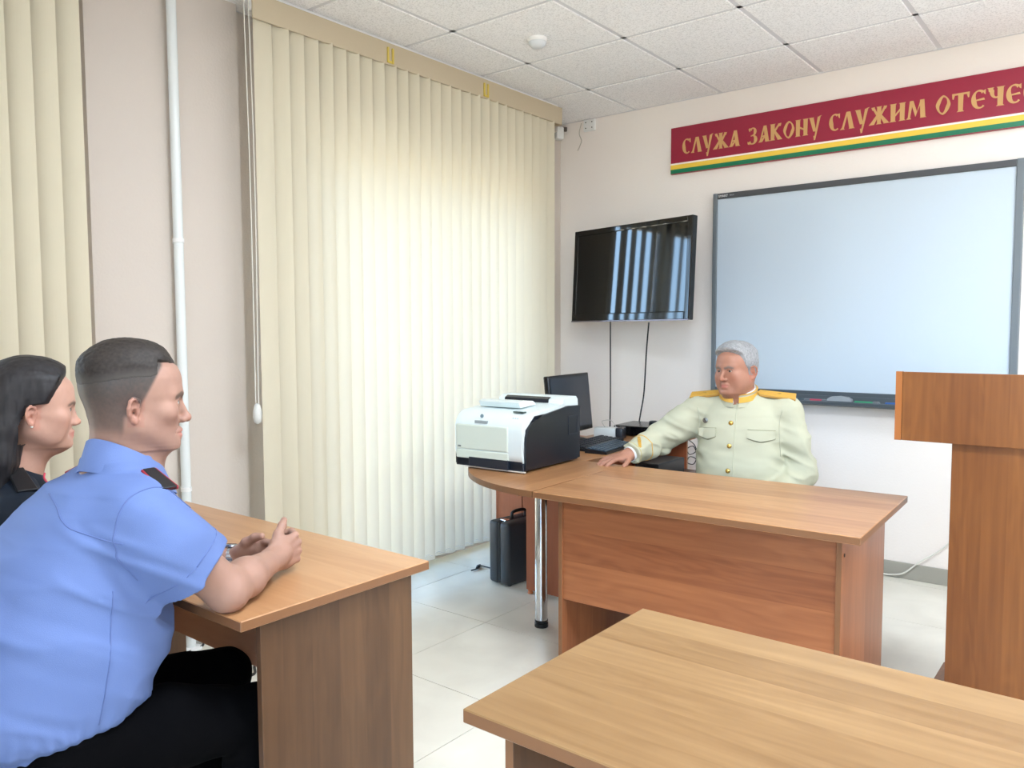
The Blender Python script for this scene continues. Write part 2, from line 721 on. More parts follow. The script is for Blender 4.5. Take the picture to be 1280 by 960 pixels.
def slat_profile(w=0.089, n=6, sag=0.006):
    return [(-w / 2 + w * i / n, sag * (1 - (2 * i / n - 1) ** 2)) for i in range(n + 1)]


def slat_bm(z0, z1, ang, wob):
    bm = BM()
    prof = slat_profile()
    zs = [z0, z0 + 0.02, 0.9, 1.8, z1]
    rows = []
    for z in zs:
        a = ang + wob * (z - z0) / (z1 - z0)
        u = Vector((math.sin(a), math.cos(a), 0))
        n = Vector((math.cos(a), -math.sin(a), 0))
        rows.append([bm.verts.new(u * p[0] + n * p[1] + Vector((0, 0, z))) for p in prof])
    for r0, r1 in zip(rows, rows[1:]):
        for i in range(len(prof) - 1):
            bm.faces.new((r0[i], r0[i + 1], r1[i + 1], r1[i]))
    return bm


def blind(label, ya, yb, clips, valance_to=None, zlow=0.125, seed=1):
    rnd = random.Random(seed)
    t = thing('vertical_blind', label, 'window blind', (BLX, (ya + yb) / 2, 0))
    yc = (ya + yb) / 2
    n = int(round((yb - ya) / 0.0795))
    p = (yb - ya) / n
    for i in range(n):
        ang = math.radians(33 + rnd.uniform(-5, 5))
        if i in (0,):
            ang = math.radians(4)
        b = slat_bm(zlow + rnd.uniform(-0.004, 0.006), 2.70, ang, math.radians(rnd.uniform(-3, 3)))
        o = obj('slat', b, M_BL, t, smooth=True)
        o.location = (0, ya + p * (i + 0.5) - yc, 0)
    bm = BM()
    va, vb = ya - 0.02 - yc, (valance_to if valance_to is not None else yb + 0.02) - yc
    bx(bm, 0.012, 0.024, va, vb, 2.692, 2.800, 0.004)
    bx(bm, -0.20, 0.024, vb - 0.012, vb, 2.692, 2.800, 0.003)
    obj('valance', bm, M_VAL, t)
    bm = BM()
    bx(bm, -0.03, 0.011, va + 0.01, vb - 0.02, 2.735, 2.775, 0.003)
    bx(bm, -0.012, 0.008, va + 0.01, vb - 0.02, 2.775, CEIL - 0.004)
    obj('head_rail', bm, M_PVC, t)
    for cy in clips:
        bm = BM()
        for s in (-0.016, 0.016):
            bx(bm, 0.024, 0.032, cy - yc + s - 0.006, cy - yc + s + 0.006, 2.70, 2.775, 0.002, 1)
        bx(bm, 0.024, 0.029, cy - yc - 0.014, cy - yc + 0.014, 2.70, 2.712, 0.001, 1)
        obj('clip', bm, M_YEL, t)
    # bead chains joining the slat feet
    bm = BM()
    add_tube(bm, [(0.02, ya - yc + 0.04 + 0.02 * q, zlow + 0.03 - 0.012 * (q % 4 in (1, 2))) for q in range(int((yb - ya - 0.08) / 0.02))], 0.0012, 5)
    obj('bead_chain', bm, M_PVC, t)
    return t


blind('tall cream vertical blind with its slats closed, filling the window in mid picture', -2.66, -0.485, (-1.90, -1.163), -0.40, seed=3)
blind('cream vertical blind at the left edge, behind the two seated people', -5.55, -3.385, (), None, seed=9)

# blind cord with weight
t = thing('blind_cord', 'thin white blind cord with an oval weight hanging by the pillar', 'blind cord', (0.29, -2.715, 0))
bm = BM()
add_tube(bm, bez([(-0.01, 0.0, 2.80), (0.0, 0.004, 2.0), (0.005, 0.0, 1.06)], 8), 0.0022, 6)
add_tube(bm, bez([(-0.01, 0.022, 2.80), (0.0, 0.026, 2.0), (0.007, 0.012, 1.06)], 8), 0.0022, 6)
obj('cord', bm, mat('cord_white', (225, 222, 214), 0.6), t)
bm = BM()
add_lathe(bm, [(0.003, 0.0), (0.015, 0.008), (0.019, 0.03), (0.018, 0.06), (0.012, 0.082), (0.004, 0.09)], (0.006, 0.006, 0.97), 16)
obj('cord_weight', bm, mat('cord_weight_plastic', (214, 214, 210), 0.35), t, smooth=True)

# heating pipe on the pillar
bm = BM()
add_tube(bm, [(0.115, -2.945, 0.0), (0.115, -2.945, CEIL)], 0.02, 20)
pipe = tag(obj('heating_pipe', bm, mat('pipe_white', (226, 231, 232), 0.25), None, smooth=True, angle=50),
           'white vertical heating pipe running up the pillar beside the blind', 'pipe')
bm = BM()
add_lathe(bm, [(0.021, 0), (0.045, 0.001), (0.045, 0.008), (0.021, 0.014)], (0.115, -2.945, 0.0), 20)
obj('pipe_collar', bm, M_PVC, pipe)
for z in (0.7, 1.75):
    bm = BM()
    bx(bm, 0.08, 0.1, -2.952, -2.938, z - 0.01, z + 0.01)
    add_lathe(bm, [(0.0205, 0), (0.023, 0.001), (0.023, 0.017), (0.0205, 0.018)], (0.115, -2.945, z - 0.009), 20)
    obj('pipe_clip', bm, M_PVC, pipe)

# motion sensor, junction box, smoke detector
t = thing('motion_sensor', 'small white sensor box at the top of the corner', 'sensor', (0.035, -0.055, 2.70), math.radians(-35))
bm = BM()
bx(bm, -0.028, 0.028, -0.03, 0.02, 0, 0.085, 0.008)
obj('sensor_case', bm, M_PVC, t, smooth=True, angle=40)
bm = BM()
bx(bm, -0.02, 0.02, -0.034, -0.029, 0.012, 0.05, 0.002)
obj('sensor_lens', bm, mat('sensor_lens', (200, 202, 205), 0.2), t)
bm = BM()
bx(bm, -0.008, 0.008, 0.018, 0.05, 0.06, 0.09, 0.002, 1)
obj('bracket', bm, mat('dark_bracket', (90, 80, 72), 0.5), t)

t = thing('junction_box', 'white junction plate with four holes high in the corner', 'socket', (0.252, 0, 2.735))
bm = BM()
bx(bm, -0.045, 0.045, -0.022, 0.0, 0, 0.078, 0.004)
obj('cover', bm, M_PVC, t)
for sx_ in (-0.025, 0.025):
    for sz_ in (0.02, 0.058):
        bm = BM()
        add_lathe(bm, [(0.004, 0), (0.004, 0.003)], (0, 0, 0), 10, Matrix.Rotation(PI / 2, 3, 'X'))
        h = obj('screw_hole', bm, mat('black_plastic', (22, 22, 24), 0.4), t)
        h.location = (sx_, -0.022, sz_)
bm = BM()
add_tube(bm, bez([(0.185, -0.012, 2.80), (0.172, -0.02, 2.73), (0.19, -0.02, 2.68), (0.175, -0.02, 2.64), (0.158, -0.018, 2.615)], 8), 0.003, 6)
tag(obj('loose_wire', bm, mat('grey_wire', (190, 184, 176), 0.6), None, smooth=True), 'short loose wire dangling below the ceiling beside the junction plate', 'wire')

t = thing('smoke_detector', 'white round smoke detector on a ceiling tile', 'smoke detector', (0.871, -1.447, CEIL - 0.003))
bm = BM()
add_lathe(bm, [(0.05, 0), (0.05, -0.012), (0.046, -0.018)], (0, 0, 0), 28)
obj('base', bm, M_PVC, t, smooth=True, angle=40)
bm = BM()
add_lathe(bm, [(0.044, -0.018), (0.042, -0.03), (0.03, -0.043), (0.012, -0.047)], (0, 0, 0), 28)
obj('sensor_dome', bm, mat('detector_dome', (214, 218, 222), 0.3), t, smooth=True, angle=50)

# ------------------------------------------------------------------ banner
t = thing('wall_banner', 'long crimson banner with gold lettering and yellow and green stripes', 'banner', (0.874, 0, 2.361))
BW, BH = 2.62, 0.291
bm = BM()
bx(bm, 0, BW, -0.02, 0, 0, BH, 0.001, 1)
obj('panel', bm, mat('banner_crimson', (150, 30, 58), 0.3, vary=0.06, vscale=1.0), t)
for nm, z0, z1, c in (('green_stripe', 0.004, 0.030, (14, 118, 84)), ('yellow_stripe', 0.030, 0.058, (240, 202, 74)), ('white_stripe', 0.058, 0.068, (245, 236, 228))):
    bm = BM()
    bx(bm, 0, BW, -0.0212, -0.02, z0, z1)
    obj(nm, bm, mat(nm + '_print', c, 0.3), t)


def arc(cx, cy, rx, ry, a0, a1, tmin, tmax, n=16, stress=0.0, pw=2.0):
    out = []
    pts = []
    for i in range(n + 1):
        a = math.radians(a0 + (a1 - a0) * i / n)
        th = tmin + 0.035 + (tmax + 0.01 - tmin) * abs(math.cos(a - math.radians(stress))) ** 1.4
        ca, sa = math.cos(a), math.sin(a)
        e = 2.0 / pw
        ux, uy = math.copysign(abs(ca) ** e, ca), math.copysign(abs(sa) ** e, sa)
        pts.append(((cx + rx * ux, cy + ry * uy), (cx + (rx - th) * ux, cy + (ry - th * 0.75) * uy)))
    for (a, b), (c, d) in zip(pts, pts[1:]):
        out.append([a, c, d, b])
    return out


def stem(x0, y0, x1, y1, w0, w1=None):
    w1 = w0 if w1 is None else w1
    w0, w1 = w0 * 1.18 + 0.02, w1 * 1.18 + 0.02
    return [[(x0 - w0 / 2, y0), (x0 + w0 / 2, y0), (x1 + w1 / 2, y1), (x1 - w1 / 2, y1)]]


def serif(x, y, w, up):
    s = 1 if up else -1
    return [[(x - w / 2, y), (x + w / 2, y), (x + w * 0.22, y + s * 0.10), (x - w * 0.22, y + s * 0.10)]]


def vstem(x, w=0.17, y0=0.0, y1=1.0):
    return stem(x, y0, x, y1, w, w * 1.15) + serif(x, y0, w * 2.0, True) + serif(x, y1, w * 2.0, False)


def glyph(ch):
    g = []
    if ch == 'С':
        g = arc(0.36, 0.5, 0.34, 0.5, 62, 305, 0.05, 0.19, stress=20) + [[(0.50, 0.95), (0.62, 0.98), (0.62, 0.70), (0.55, 0.76)]]
        return g, 0.68
    if ch == 'Е':
        g = arc(0.40, 0.5, 0.38, 0.5, 55, 310, 0.05, 0.20, stress=20) + [[(0.1, 0.47), (0.62, 0.55), (0.66, 0.44), (0.1, 0.42)], [(0.56, 0.92), (0.68, 0.98), (0.68, 0.72), (0.6, 0.78)]]
        return g, 0.76
    if ch == 'О':
        return arc(0.36, 0.5, 0.36, 0.53, 0, 360, 0.06, 0.17, 28, stress=-35, pw=1.55), 0.78
    if ch == 'Л':
        g = stem(0.10, 0, 0.36, 1.0, 0.09, 0.07) + serif(0.10, 0, 0.26, True) + stem(0.62, 0.0, 0.42, 1.0, 0.20, 0.16) + serif(0.62, 0, 0.34, True)
        return g, 0.80
    if ch == 'А':
        g = stem(0.58, 0.0, 0.42, 1.0, 0.20, 0.15) + serif(0.60, 0, 0.32, True) + stem(0.12, 0.05, 0.38, 1.0, 0.07, 0.07) + [[(0.10, 0.12), (0.26, 0.02), (0.44, 0.30), (0.40, 0.40), (0.26, 0.22)], [(0.24, 0.38), (0.5, 0.45), (0.5, 0.36), (0.22, 0.30)]] + serif(0.12, 0, 0.24, True)
        return g, 0.78
    if ch == 'У':
        g = stem(0.36, 0.16, 0.14, 1.0, 0.14, 0.20) + serif(0.14, 1.0, 0.32, False) + stem(0.36, -0.34, 0.62, 1.0, 0.05, 0.13) + [[(0.56, 0.86), (0.78, 1.06), (0.66, 1.04), (0.52, 0.96)], [(0.28, -0.10), (0.44, -0.10), (0.38, -0.36), (0.32, -0.36)]]
        return g, 0.78
    if ch == 'Ж':
        g = vstem(0.52, 0.15)
        g += stem(0.14, 0.02, 0.46, 0.54, 0.20, 0.10) + stem(0.92, 0.02, 0.58, 0.54, 0.22, 0.10)
        g += stem(0.46, 0.46, 0.20, 0.96, 0.09, 0.10) + stem(0.58, 0.46, 0.84, 0.96, 0.09, 0.10)
        g += serif(0.13, 0, 0.30, True) + serif(0.92, 0, 0.32, True) + [[(0.10, 0.98), (0.28, 1.0), (0.26, 0.84), (0.16, 0.82)], [(0.94, 0.98), (0.76, 1.0), (0.78, 0.84), (0.88, 0.82)]]
        return g, 1.10
    if ch == 'З':
        g = arc(0.34, 0.74, 0.26, 0.26, 150, -80, 0.06, 0.15) + arc(0.32, 0.24, 0.34, 0.30, 85, -150, 0.06, 0.18) + [[(0.06, 0.92), (0.16, 0.98), (0.16, 0.74), (0.10, 0.78)], [(0.0, 0.16), (0.10, 0.02), (0.16, -0.06), (0.02, -0.02)], [(0.22, 0.50), (0.42, 0.56), (0.42, 0.48), (0.22, 0.45)]]
        return g, 0.74
    if ch == 'К':
        g = vstem(0.16, 0.18) + stem(0.24, 0.50, 0.58, 0.94, 0.12, 0.10) + stem(0.64, 0.02, 0.30, 0.54, 0.24, 0.11) + serif(0.64, 0, 0.34, True) + [[(0.50, 0.98), (0.72, 1.0), (0.68, 0.82), (0.56, 0.82)]]
        return g, 0.86
    if ch == 'Н':
        return vstem(0.16, 0.18) + vstem(0.64, 0.18) + [[(0.2, 0.62), (0.6, 0.40), (0.6, 0.30), (0.2, 0.50)]], 0.86
    if ch == 'И':
        return vstem(0.16, 0.18) + vstem(0.64, 0.18) + [[(0.2, 0.18), (0.2, 0.32), (0.6, 0.80), (0.6, 0.66)]], 0.86
    if ch == 'М':
        g = stem(0.12, 0, 0.24, 1.0, 0.08, 0.12) + serif(0.12, 0, 0.26, True) + [[(0.18, 1.0), (0.34, 1.0), (0.54, 0.34), (0.46, 0.10)], [(0.46, 0.10), (0.54, 0.34), (0.80, 1.0), (0.70, 1.0)]] + stem(0.84, 0, 0.78, 1.0, 0.20, 0.17) + serif(0.85, 0, 0.34, True)
        return g, 1.08
    if ch == 'Т':
        g = stem(0.42, 0, 0.42, 0.92, 0.17, 0.20) + serif(0.42, 0, 0.36, True) + [[(0.02, 0.90), (0.82, 0.90), (0.84, 1.0), (0.0, 1.0)], [(0.0, 1.0), (0.14, 0.92), (0.08, 0.70), (0.02, 0.72)], [(0.84, 1.0), (0.70, 0.92), (0.76, 0.70), (0.82, 0.72)]]
        return g, 0.90
    if ch == 'Ч':
        return vstem(0.60, 0.19) + arc(0.42, 0.84, 0.32, 0.42, 175, 285, 0.07, 0.17) + serif(0.15, 1.0, 0.30, False) + stem(0.17, 0.80, 0.15, 1.0, 0.16, 0.18), 0.84
    if ch == 'В':
        return vstem(0.16, 0.18) + arc(0.26, 0.74, 0.28, 0.25, 90, -90, 0.06, 0.14) + arc(0.26, 0.26, 0.36, 0.27, 90, -90, 0.06, 0.17), 0.74
    return [], 0.35


M_GOLD = mat('banner_gold', (204, 160, 104), 0.35)
LETTER_NAMES = {}
bx0 = 0.874
words = [('СЛУЖА', 853, 925, 191), ('ЗАКОНУ', 935, 1026, 178), ('СЛУЖИМ', 1036, 1158, 161), ('ОТЕЧЕСТВУ', 1169, None, 140)]
LH = 0.094
for wi, (word, pa, pb, base_px) in enumerate(words):
    xa = at(pa, 160, 1, -0.02)[0] - bx0
    adv = sum(glyph(c)[1] for c in word)
    if pb:
        xb = at(pb, 150, 1, -0.02)[0] - bx0
        sxx = (xb - xa) / (adv - 0.06)
    x = xa
    zb = 0.118
    bm = BM()
    for c in word:
        g, a = glyph(c)
        for pi_, poly in enumerate(g):
            pts = [(x + u * sxx, zb + v * LH) for u, v in poly]
            try:
                add_prism(bm, pts, 1, -0.0214 - 0.00012 * pi_, -0.0195)
            except ValueError:
                pass
        x += a * sxx
    obj('lettering', bm, M_GOLD, t)

# ------------------------------------------------------------------ whiteboard
M_FR = mat('board_frame_grey', (104, 112, 118), 0.45)
M_TR = mat('board_tray_grey', (74, 82, 88), 0.45)
WX0, WX1, WZ0, WZ1 = 1.176, 2.800, 0.985, 2.205
t = thing('interactive_whiteboard', 'large white interactive board in a grey frame behind the officer', 'whiteboard', (WX0, 0, 0))
W = WX1 - WX0
bm = BM()
bx(bm, 0.005, W - 0.005, -0.03, 0, WZ0 + 0.004, WZ1 - 0.004)
obj('backing', bm, M_TR, t)
bm = BM()
bx(bm, 0.026, W - 0.026, -0.034, -0.03, WZ0 + 0.03, WZ1 - 0.028)
obj('writing_surface', bm, mat('board_white', (192, 205, 217), 0.5, spec=0.3), t)
bm = BM()
for (a, b) in ((0, 0.028), (W - 0.034, W)):
    bm = BM()
    bx(bm, a, b, -0.046, 0, WZ0, WZ1, 0.004)
    obj('side_frame', bm, M_FR, t)
bm = BM()
bx(bm, 0.028, W - 0.034, -0.044, 0, WZ1 - 0.036, WZ1 - 0.002, 0.003)
obj('top_frame', bm, mat('board_frame_dark', (70, 72, 76), 0.45), t)
bm = BM()
bx(bm, 0.028, W - 0.034, -0.044, 0, WZ0, WZ0 + 0.03, 0.003)
obj('bottom_frame', bm, M_TR, t)
TX0, TX1 = 0.30, 1.36
bm = BM()
add_prism(bm, [(-0.044, 0.992), (-0.044, 0.955), (-0.06, 0.938), (-0.100, 0.938), (-0.114, 0.947), (-0.116, 0.962), (-0.108, 0.966), (-0.102, 0.953), (-0.06, 0.953), (-0.054, 0.965), (-0.052, 0.992)], 0, TX0, TX1)
obj('pen_tray', bm, M_TR, t)
mt = Matrix.Translation((0.034, -0.0446, WZ1 - 0.026)) @ Matrix.Rotation(PI / 2, 4, 'X')
text_mesh('logo', 'SMART', 0.020, mat('logo_white', (235, 238, 240), 0.4), t, mt)
mt = Matrix.Translation((0.108, -0.0446, WZ1 - 0.022)) @ Matrix.Rotation(PI / 2, 4, 'X')
text_mesh('logo', 'Board', 0.011, mat('logo_grey', (170, 175, 180), 0.4), t, mt)
TRZ = 0.953


def marker(px, col, nm, label):
    x = at(px, 499, 1, -0.08)[0]
    t = thing('marker_pen', label, 'marker pen', (x, -0.081, TRZ), 0, 'marker pens on the board tray')
    rot = Matrix.Rotation(PI / 2, 3, 'Y')
    bm = BM()
    add_lathe(bm, [(0.009, -0.06), (0.0095, -0.055), (0.0095, 0.03), (0.008, 0.035)], (0, 0, 0.0105), 16, rot)
    obj('barrel', bm, mat('marker_' + nm, col, 0.35), t, smooth=True, angle=40)
    bm = BM()
    add_lathe(bm, [(0.0098, 0.034), (0.0105, 0.04), (0.0105, 0.066), (0.008, 0.07)], (0, 0, 0.0105), 16, rot)
    obj('cap', bm, mat('marker_cap_grey', (96, 104, 110), 0.4), t, smooth=True, angle=40)


marker(998, (52, 74, 82), 'dark', 'dark marker pen on the board tray beside the officer\'s shoulder')
marker(1020, (176, 58, 82), 'red', 'red marker pen lying on the board tray')
marker(1083, (34, 132, 92), 'green', 'green marker pen lying on the board tray')
marker(1122, (40, 84, 150), 'blue', 'blue marker pen on the tray next to the podium')
x = at(1050, 497, 1, -0.08)[0]
t = thing('board_eraser', 'grey board eraser in the middle of the tray', 'eraser', (x, -0.081, TRZ))
bm = BM()
bx(bm, -0.062, 0.062, -0.017, 0.017, 0.0, 0.014, 0.003)
obj('felt_pad', bm, mat('eraser_felt', (70, 74, 78), 0.9), t)
bm = BM()
add_prism(bm, [(-0.066, 0.014), (0.066, 0.014), (0.064, 0.026), (0.045, 0.038), (0.0, 0.043), (-0.045, 0.038), (-0.064, 0.026)], 1, -0.019, 0.019)
obj('grip', bm, mat('eraser_grip', (150, 156, 162), 0.4), t, smooth=True, angle=30)

# ------------------------------------------------------------------ television
TVW, TVH = 1.0, 0.60
t = thing('television', 'black flat television on a wall bracket, turned towards the room', 'television', (0.759, -0.364, 1.728), -0.243)
t.rotation_euler = (-0.052, 0, -0.243)
M_TVB = mat('tv_black', (14, 14, 16), 0.25)
bm = BM()
b_ = 0.036
bx(bm, -TVW / 2, -TVW / 2 + b_, 0, 0.045, -TVH / 2, TVH / 2, 0.006)
bx(bm, TVW / 2 - b_, TVW / 2, 0, 0.045, -TVH / 2, TVH / 2, 0.006)
bx(bm, -TVW / 2 + b_ - 0.004, TVW / 2 - b_ + 0.004, 0.0, 0.045, TVH / 2 - b_, TVH / 2, 0.006)
bx(bm, -TVW / 2 + b_ - 0.004, TVW / 2 - b_ + 0.004, 0.0, 0.045, -TVH / 2, -TVH / 2 + 0.05, 0.006)
obj('bezel', bm, mat('tv_bezel_gloss', (10, 10, 12), 0.08), t)
bm = BM()
bx(bm, -TVW / 2 + b_ - 0.004, TVW / 2 - b_ + 0.004, 0.006, 0.03, -TVH / 2 + 0.045, TVH / 2 - b_ + 0.004)
obj('screen', bm, mat('tv_screen', (9, 10, 12), 0.06), t)
bm = BM()
bx(bm, -TVW / 2 + 0.03, TVW / 2 - 0.03, 0.03, 0.075, -TVH / 2 + 0.04, TVH / 2 - 0.04, 0.015)
obj('rear_case', bm, M_TVB, t)
bm = BM()
bx(bm, -TVW / 2, TVW / 2, -0.002, 0.002, -TVH / 2 - 0.004, -TVH / 2 + 0.004, 0.001, 1)
obj('chrome_strip', bm, mat('tv_strip', (120, 112, 118), 0.3, 0.6), t)
bm = BM()
bx(bm, -0.11, 0.11, 0.075, 0.09, -0.11, 0.11, 0.004)
bx(bm, -0.03, 0.03, 0.088, 0.24, -0.03, 0.03, 0.004)
bx(bm, -0.05, 0.05, 0.22, 0.30, -0.10, 0.10, 0.004)
obj('wall_bracket', bm, mat('bracket_steel', (60, 60, 64), 0.4, 0.7), t)
M_CABLE = mat('black_cable', (18, 18, 20), 0.5)
for pts, lab in (([(763, 402, -0.40), (763, 450, -0.34), (763, 500, -0.30), (762, 560, -0.28), (762, 660, -0.2), (762, 690, -0.15)], 'straight black cable hanging from the left of the television'),
                 ([(811, 403, -0.44), (808, 440, -0.40), (805, 490, -0.38), (801, 515, -0.38), (799, 527, -0.40)], 'slanting black cable hanging from the middle of the television to the recorder')):
    bm = BM()
    add_tube(bm, bez([at(p[0], p[1], 1, p[2]) for p in pts], 6), 0.0045, 6)
    tag(obj('power_cable', bm, M_CABLE, None, smooth=True), lab, 'cable', 'cables under the television')

# ------------------------------------------------------------------ furniture
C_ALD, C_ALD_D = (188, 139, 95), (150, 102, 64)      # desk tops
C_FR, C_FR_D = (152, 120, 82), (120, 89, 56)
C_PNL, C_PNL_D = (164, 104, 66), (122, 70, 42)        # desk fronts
C_LEG, C_LEG_D = (104, 73, 47), (76, 51, 32)        # left table end
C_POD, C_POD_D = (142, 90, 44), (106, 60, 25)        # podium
C_ORG, C_ORG_D = (176, 104, 70), (142, 78, 50)        # side desk panels
W_TOP = wood('alder_top', C_ALD, C_ALD_D, 'X', 'Y', 0.11, 0.30, 1.2)
W_TOPY = wood('alder_top', C_ALD, C_ALD_D, 'Y', 'X', 0.11, 0.30, 0.9)
W_FRONT = wood('pale_alder_top', C_FR, C_FR_D, 'X', 'Y', 0.10, 0.30, 1.35)
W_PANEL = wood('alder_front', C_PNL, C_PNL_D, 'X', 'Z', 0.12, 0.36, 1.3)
W_PANELZ = wood('alder_upright', C_PNL, C_PNL_D, 'Z', 'Y', 0.10, 0.36, 1.0)
W_PANELZX = wood('alder_upright', C_PNL, C_PNL_D, 'Z', 'X', 0.10, 0.36, 1.0)
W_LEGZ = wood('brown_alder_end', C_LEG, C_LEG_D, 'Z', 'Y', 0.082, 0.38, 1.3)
W_MOD = wood('rosy_alder_panel', (190, 134, 104), (158, 104, 76), 'X', 'Z', 0.12, 0.36, 0.7)
W_PODX = wood('cherry_front', C_POD, C_POD_D, 'Z', 'X', 0.075, 0.34, 1.25)
W_PODY = wood('cherry_side', C_POD, C_POD_D, 'Z', 'Y', 0.075, 0.34, 1.0)
W_ORGX = wood('orange_alder', C_ORG, C_ORG_D, 'Z', 'X', 0.09, 0.36, 0.7)
W_ORGY = wood('orange_alder', C_ORG, C_ORG_D, 'Z', 'Y', 0.09, 0.36, 0.7)
M_EDGE = mat('brown_edge_band', (124, 84, 54), 0.4)
M_EDGEL = mat('light_edge_band', (176, 124, 78), 0.4)
M_CHROME = mat('chrome', (214, 216, 218), 0.09, 1.0)
M_BLK = mat('black_plastic', (22, 22, 24), 0.4)
TZ = 0.75


def board(name, b, m_face, m_edge, parent, axis=2, label=None):
    o = obj(name, b, m_face, parent, label=label)
    o.data.materials.append(m_edge)
    for p in o.data.polygons:
        if abs(p.normal[axis]) < 0.6:
            p.material_index = 1
    return o


# officer's desk
DESK_ROT = math.radians(2.2)
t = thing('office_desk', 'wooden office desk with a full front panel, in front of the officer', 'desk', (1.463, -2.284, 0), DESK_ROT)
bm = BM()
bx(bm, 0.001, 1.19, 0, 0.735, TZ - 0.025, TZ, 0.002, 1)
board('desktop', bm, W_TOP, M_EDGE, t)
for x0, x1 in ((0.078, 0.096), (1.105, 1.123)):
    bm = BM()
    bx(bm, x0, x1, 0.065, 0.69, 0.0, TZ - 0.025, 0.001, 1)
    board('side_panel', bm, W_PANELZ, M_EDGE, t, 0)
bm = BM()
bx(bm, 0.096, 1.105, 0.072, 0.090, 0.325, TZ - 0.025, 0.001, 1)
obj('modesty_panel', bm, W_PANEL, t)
bm = BM()
add_lathe(bm, [(0.006, 0), (0.006, 0.002)], (0, 0, 0), 10, Matrix.Rotation(PI / 2, 3, 'Y'))
o = obj('screw_cap', bm, mat('dark_cap', (60, 40, 28), 0.5), t)
o.location = (1.1235, 0.09, 0.665)

# rounded corner top
t = thing('corner_desk', 'rounded corner desk top on a chrome leg, under the printer', 'desk', (1.15, -1.80, 0))
ex, ey = 1.15, -1.80
poly = [(1.461 - 0.0, -2.284)]
for k in range(0, 25):
    a = math.radians(270 - 90 * k / 24)
    poly.append((1.44 + 0.70 * math.cos(a), -1.56 + 0.724 * math.sin(a)))
poly = [(1.461, -2.284)] + poly[2:] + [(1.437, -1.553)]
bm = BM()
add_prism(bm, [(x - ex, y - ey) for x, y in poly], 2, TZ - 0.025, TZ)
board('rounded_top', bm, W_TOPY, M_EDGE, t)
bm = BM()
add_lathe(bm, [(0.029, 0.03), (0.029, TZ - 0.03)], (0.0, 0.0, 0), 28)
leg = obj('leg', bm, M_CHROME, t, smooth=True, angle=50)
bm = BM()
add_lathe(bm, [(0.031, 0.0), (0.032, 0.004), (0.032, 0.018), (0.027, 0.022), (0.031, 0.026), (0.031, 0.034)], (0, 0, 0), 28)
obj('foot', bm, M_BLK, leg, smooth=True, angle=40)
bm = BM()
add_lathe(bm, [(0.05, TZ - 0.031), (0.05, TZ - 0.025)], (0, 0, 0), 28)
obj('mounting_plate', bm, M_CHROME, leg)

# side desk under monitor and recorder
t = thing('side_desk', 'orange-brown side desk along the corner, holding the monitor and keyboards', 'desk', (1.08, -0.96, 0))
bm = BM()
bx(bm, -0.34, 0.15, -0.591, 0.60, TZ - 0.025, TZ, 0.002, 1)
board('desktop', bm, W_TOPY, M_EDGE, t)
bm = BM()
bx(bm, -0.27, 0.12, -0.51, -0.492, 0.02, TZ - 0.025, 0.001, 1)
board('end_panel', bm, W_ORGX, M_EDGE, t, 1)
bm = BM()
bx(bm, -0.27, 0.12, 0.54, 0.558, 0.0, TZ - 0.025, 0.001, 1)
board('end_panel', bm, W_ORGX, M_EDGE, t, 1)
bm = BM()
bx(bm, -0.26, -0.242, -0.492, 0.54, 0.3, TZ - 0.025, 0.001, 1)
obj('back_panel', bm, W_ORGY, t)
for sx_ in (-0.25, 0.10):
    bm = BM()
    add_lathe(bm, [(0.014, 0.0), (0.016, 0.004), (0.012, 0.012), (0.012, 0.021)], (sx_, -0.501, 0), 14)
    obj('foot', bm, mat('orange_foot', (190, 110, 60), 0.45), t)

t = thing('low_cabinet', 'orange-brown low cabinet beside the blind, behind the black case', 'cabinet', (0.52, -0.86, 0))
bm = BM()
bx(bm, -0.20, -0.184, -0.25, 0.25, 0.0, 0.70)
bx(bm, 0.184, 0.20, -0.25, 0.25, 0.0, 0.70)
bx(bm, -0.184, 0.184, 0.235, 0.25, 0.0, 0.70)
bx(bm, -0.184, 0.184, -0.235, 0.235, 0.02, 0.04)
obj('carcass', bm, W_ORGY, t)
bm = BM()
bx(bm, -0.205, 0.205, -0.275, 0.252, 0.70, 0.72, 0.002, 1)
obj('cabinet_top', bm, W_ORGX, t)
for s in (-1, 1):
    bm = BM()
    bx(bm, s * 0.100 - 0.098, s * 0.100 + 0.098, -0.267, -0.251, 0.03, 0.695, 0.002, 1)
    d = obj('door', bm, W_ORGX, t)
    bm = BM()
    add_tube(bm, bez([(s * 0.02, -0.267, 0.42), (s * 0.02, -0.29, 0.43), (s * 0.02, -0.29, 0.49), (s * 0.02, -0.267, 0.50)], 5), 0.004, 8)
    obj('handle', bm, M_CHROME, d, smooth=True)

# left table
t = thing('student_table', 'wooden table under the clasped hands of the man in the light blue shirt', 'table', (1.18, -3.48, 0))
bm = BM()
bx(bm, -0.62, 0.62, -0.287, 0.287, TZ - 0.024, TZ, 0.002, 1)
board('tabletop', bm, wood('warm_alder_top', (190, 146, 106), (160, 114, 76), 'X', 'Y', 0.10, 0.30, 0.8), M_EDGE, t)
for x in (0.576, -0.594):
    bm = BM()
    bx(bm, x, x + 0.018, -0.222, 0.245, 0.0, TZ - 0.024, 0.001, 1)
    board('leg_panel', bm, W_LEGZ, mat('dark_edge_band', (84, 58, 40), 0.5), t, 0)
bm = BM()
bx(bm, -0.576, 0.576, 0.175, 0.193, 0.32, TZ - 0.024, 0.001, 1)
obj('modesty_panel', bm, W_MOD, t)

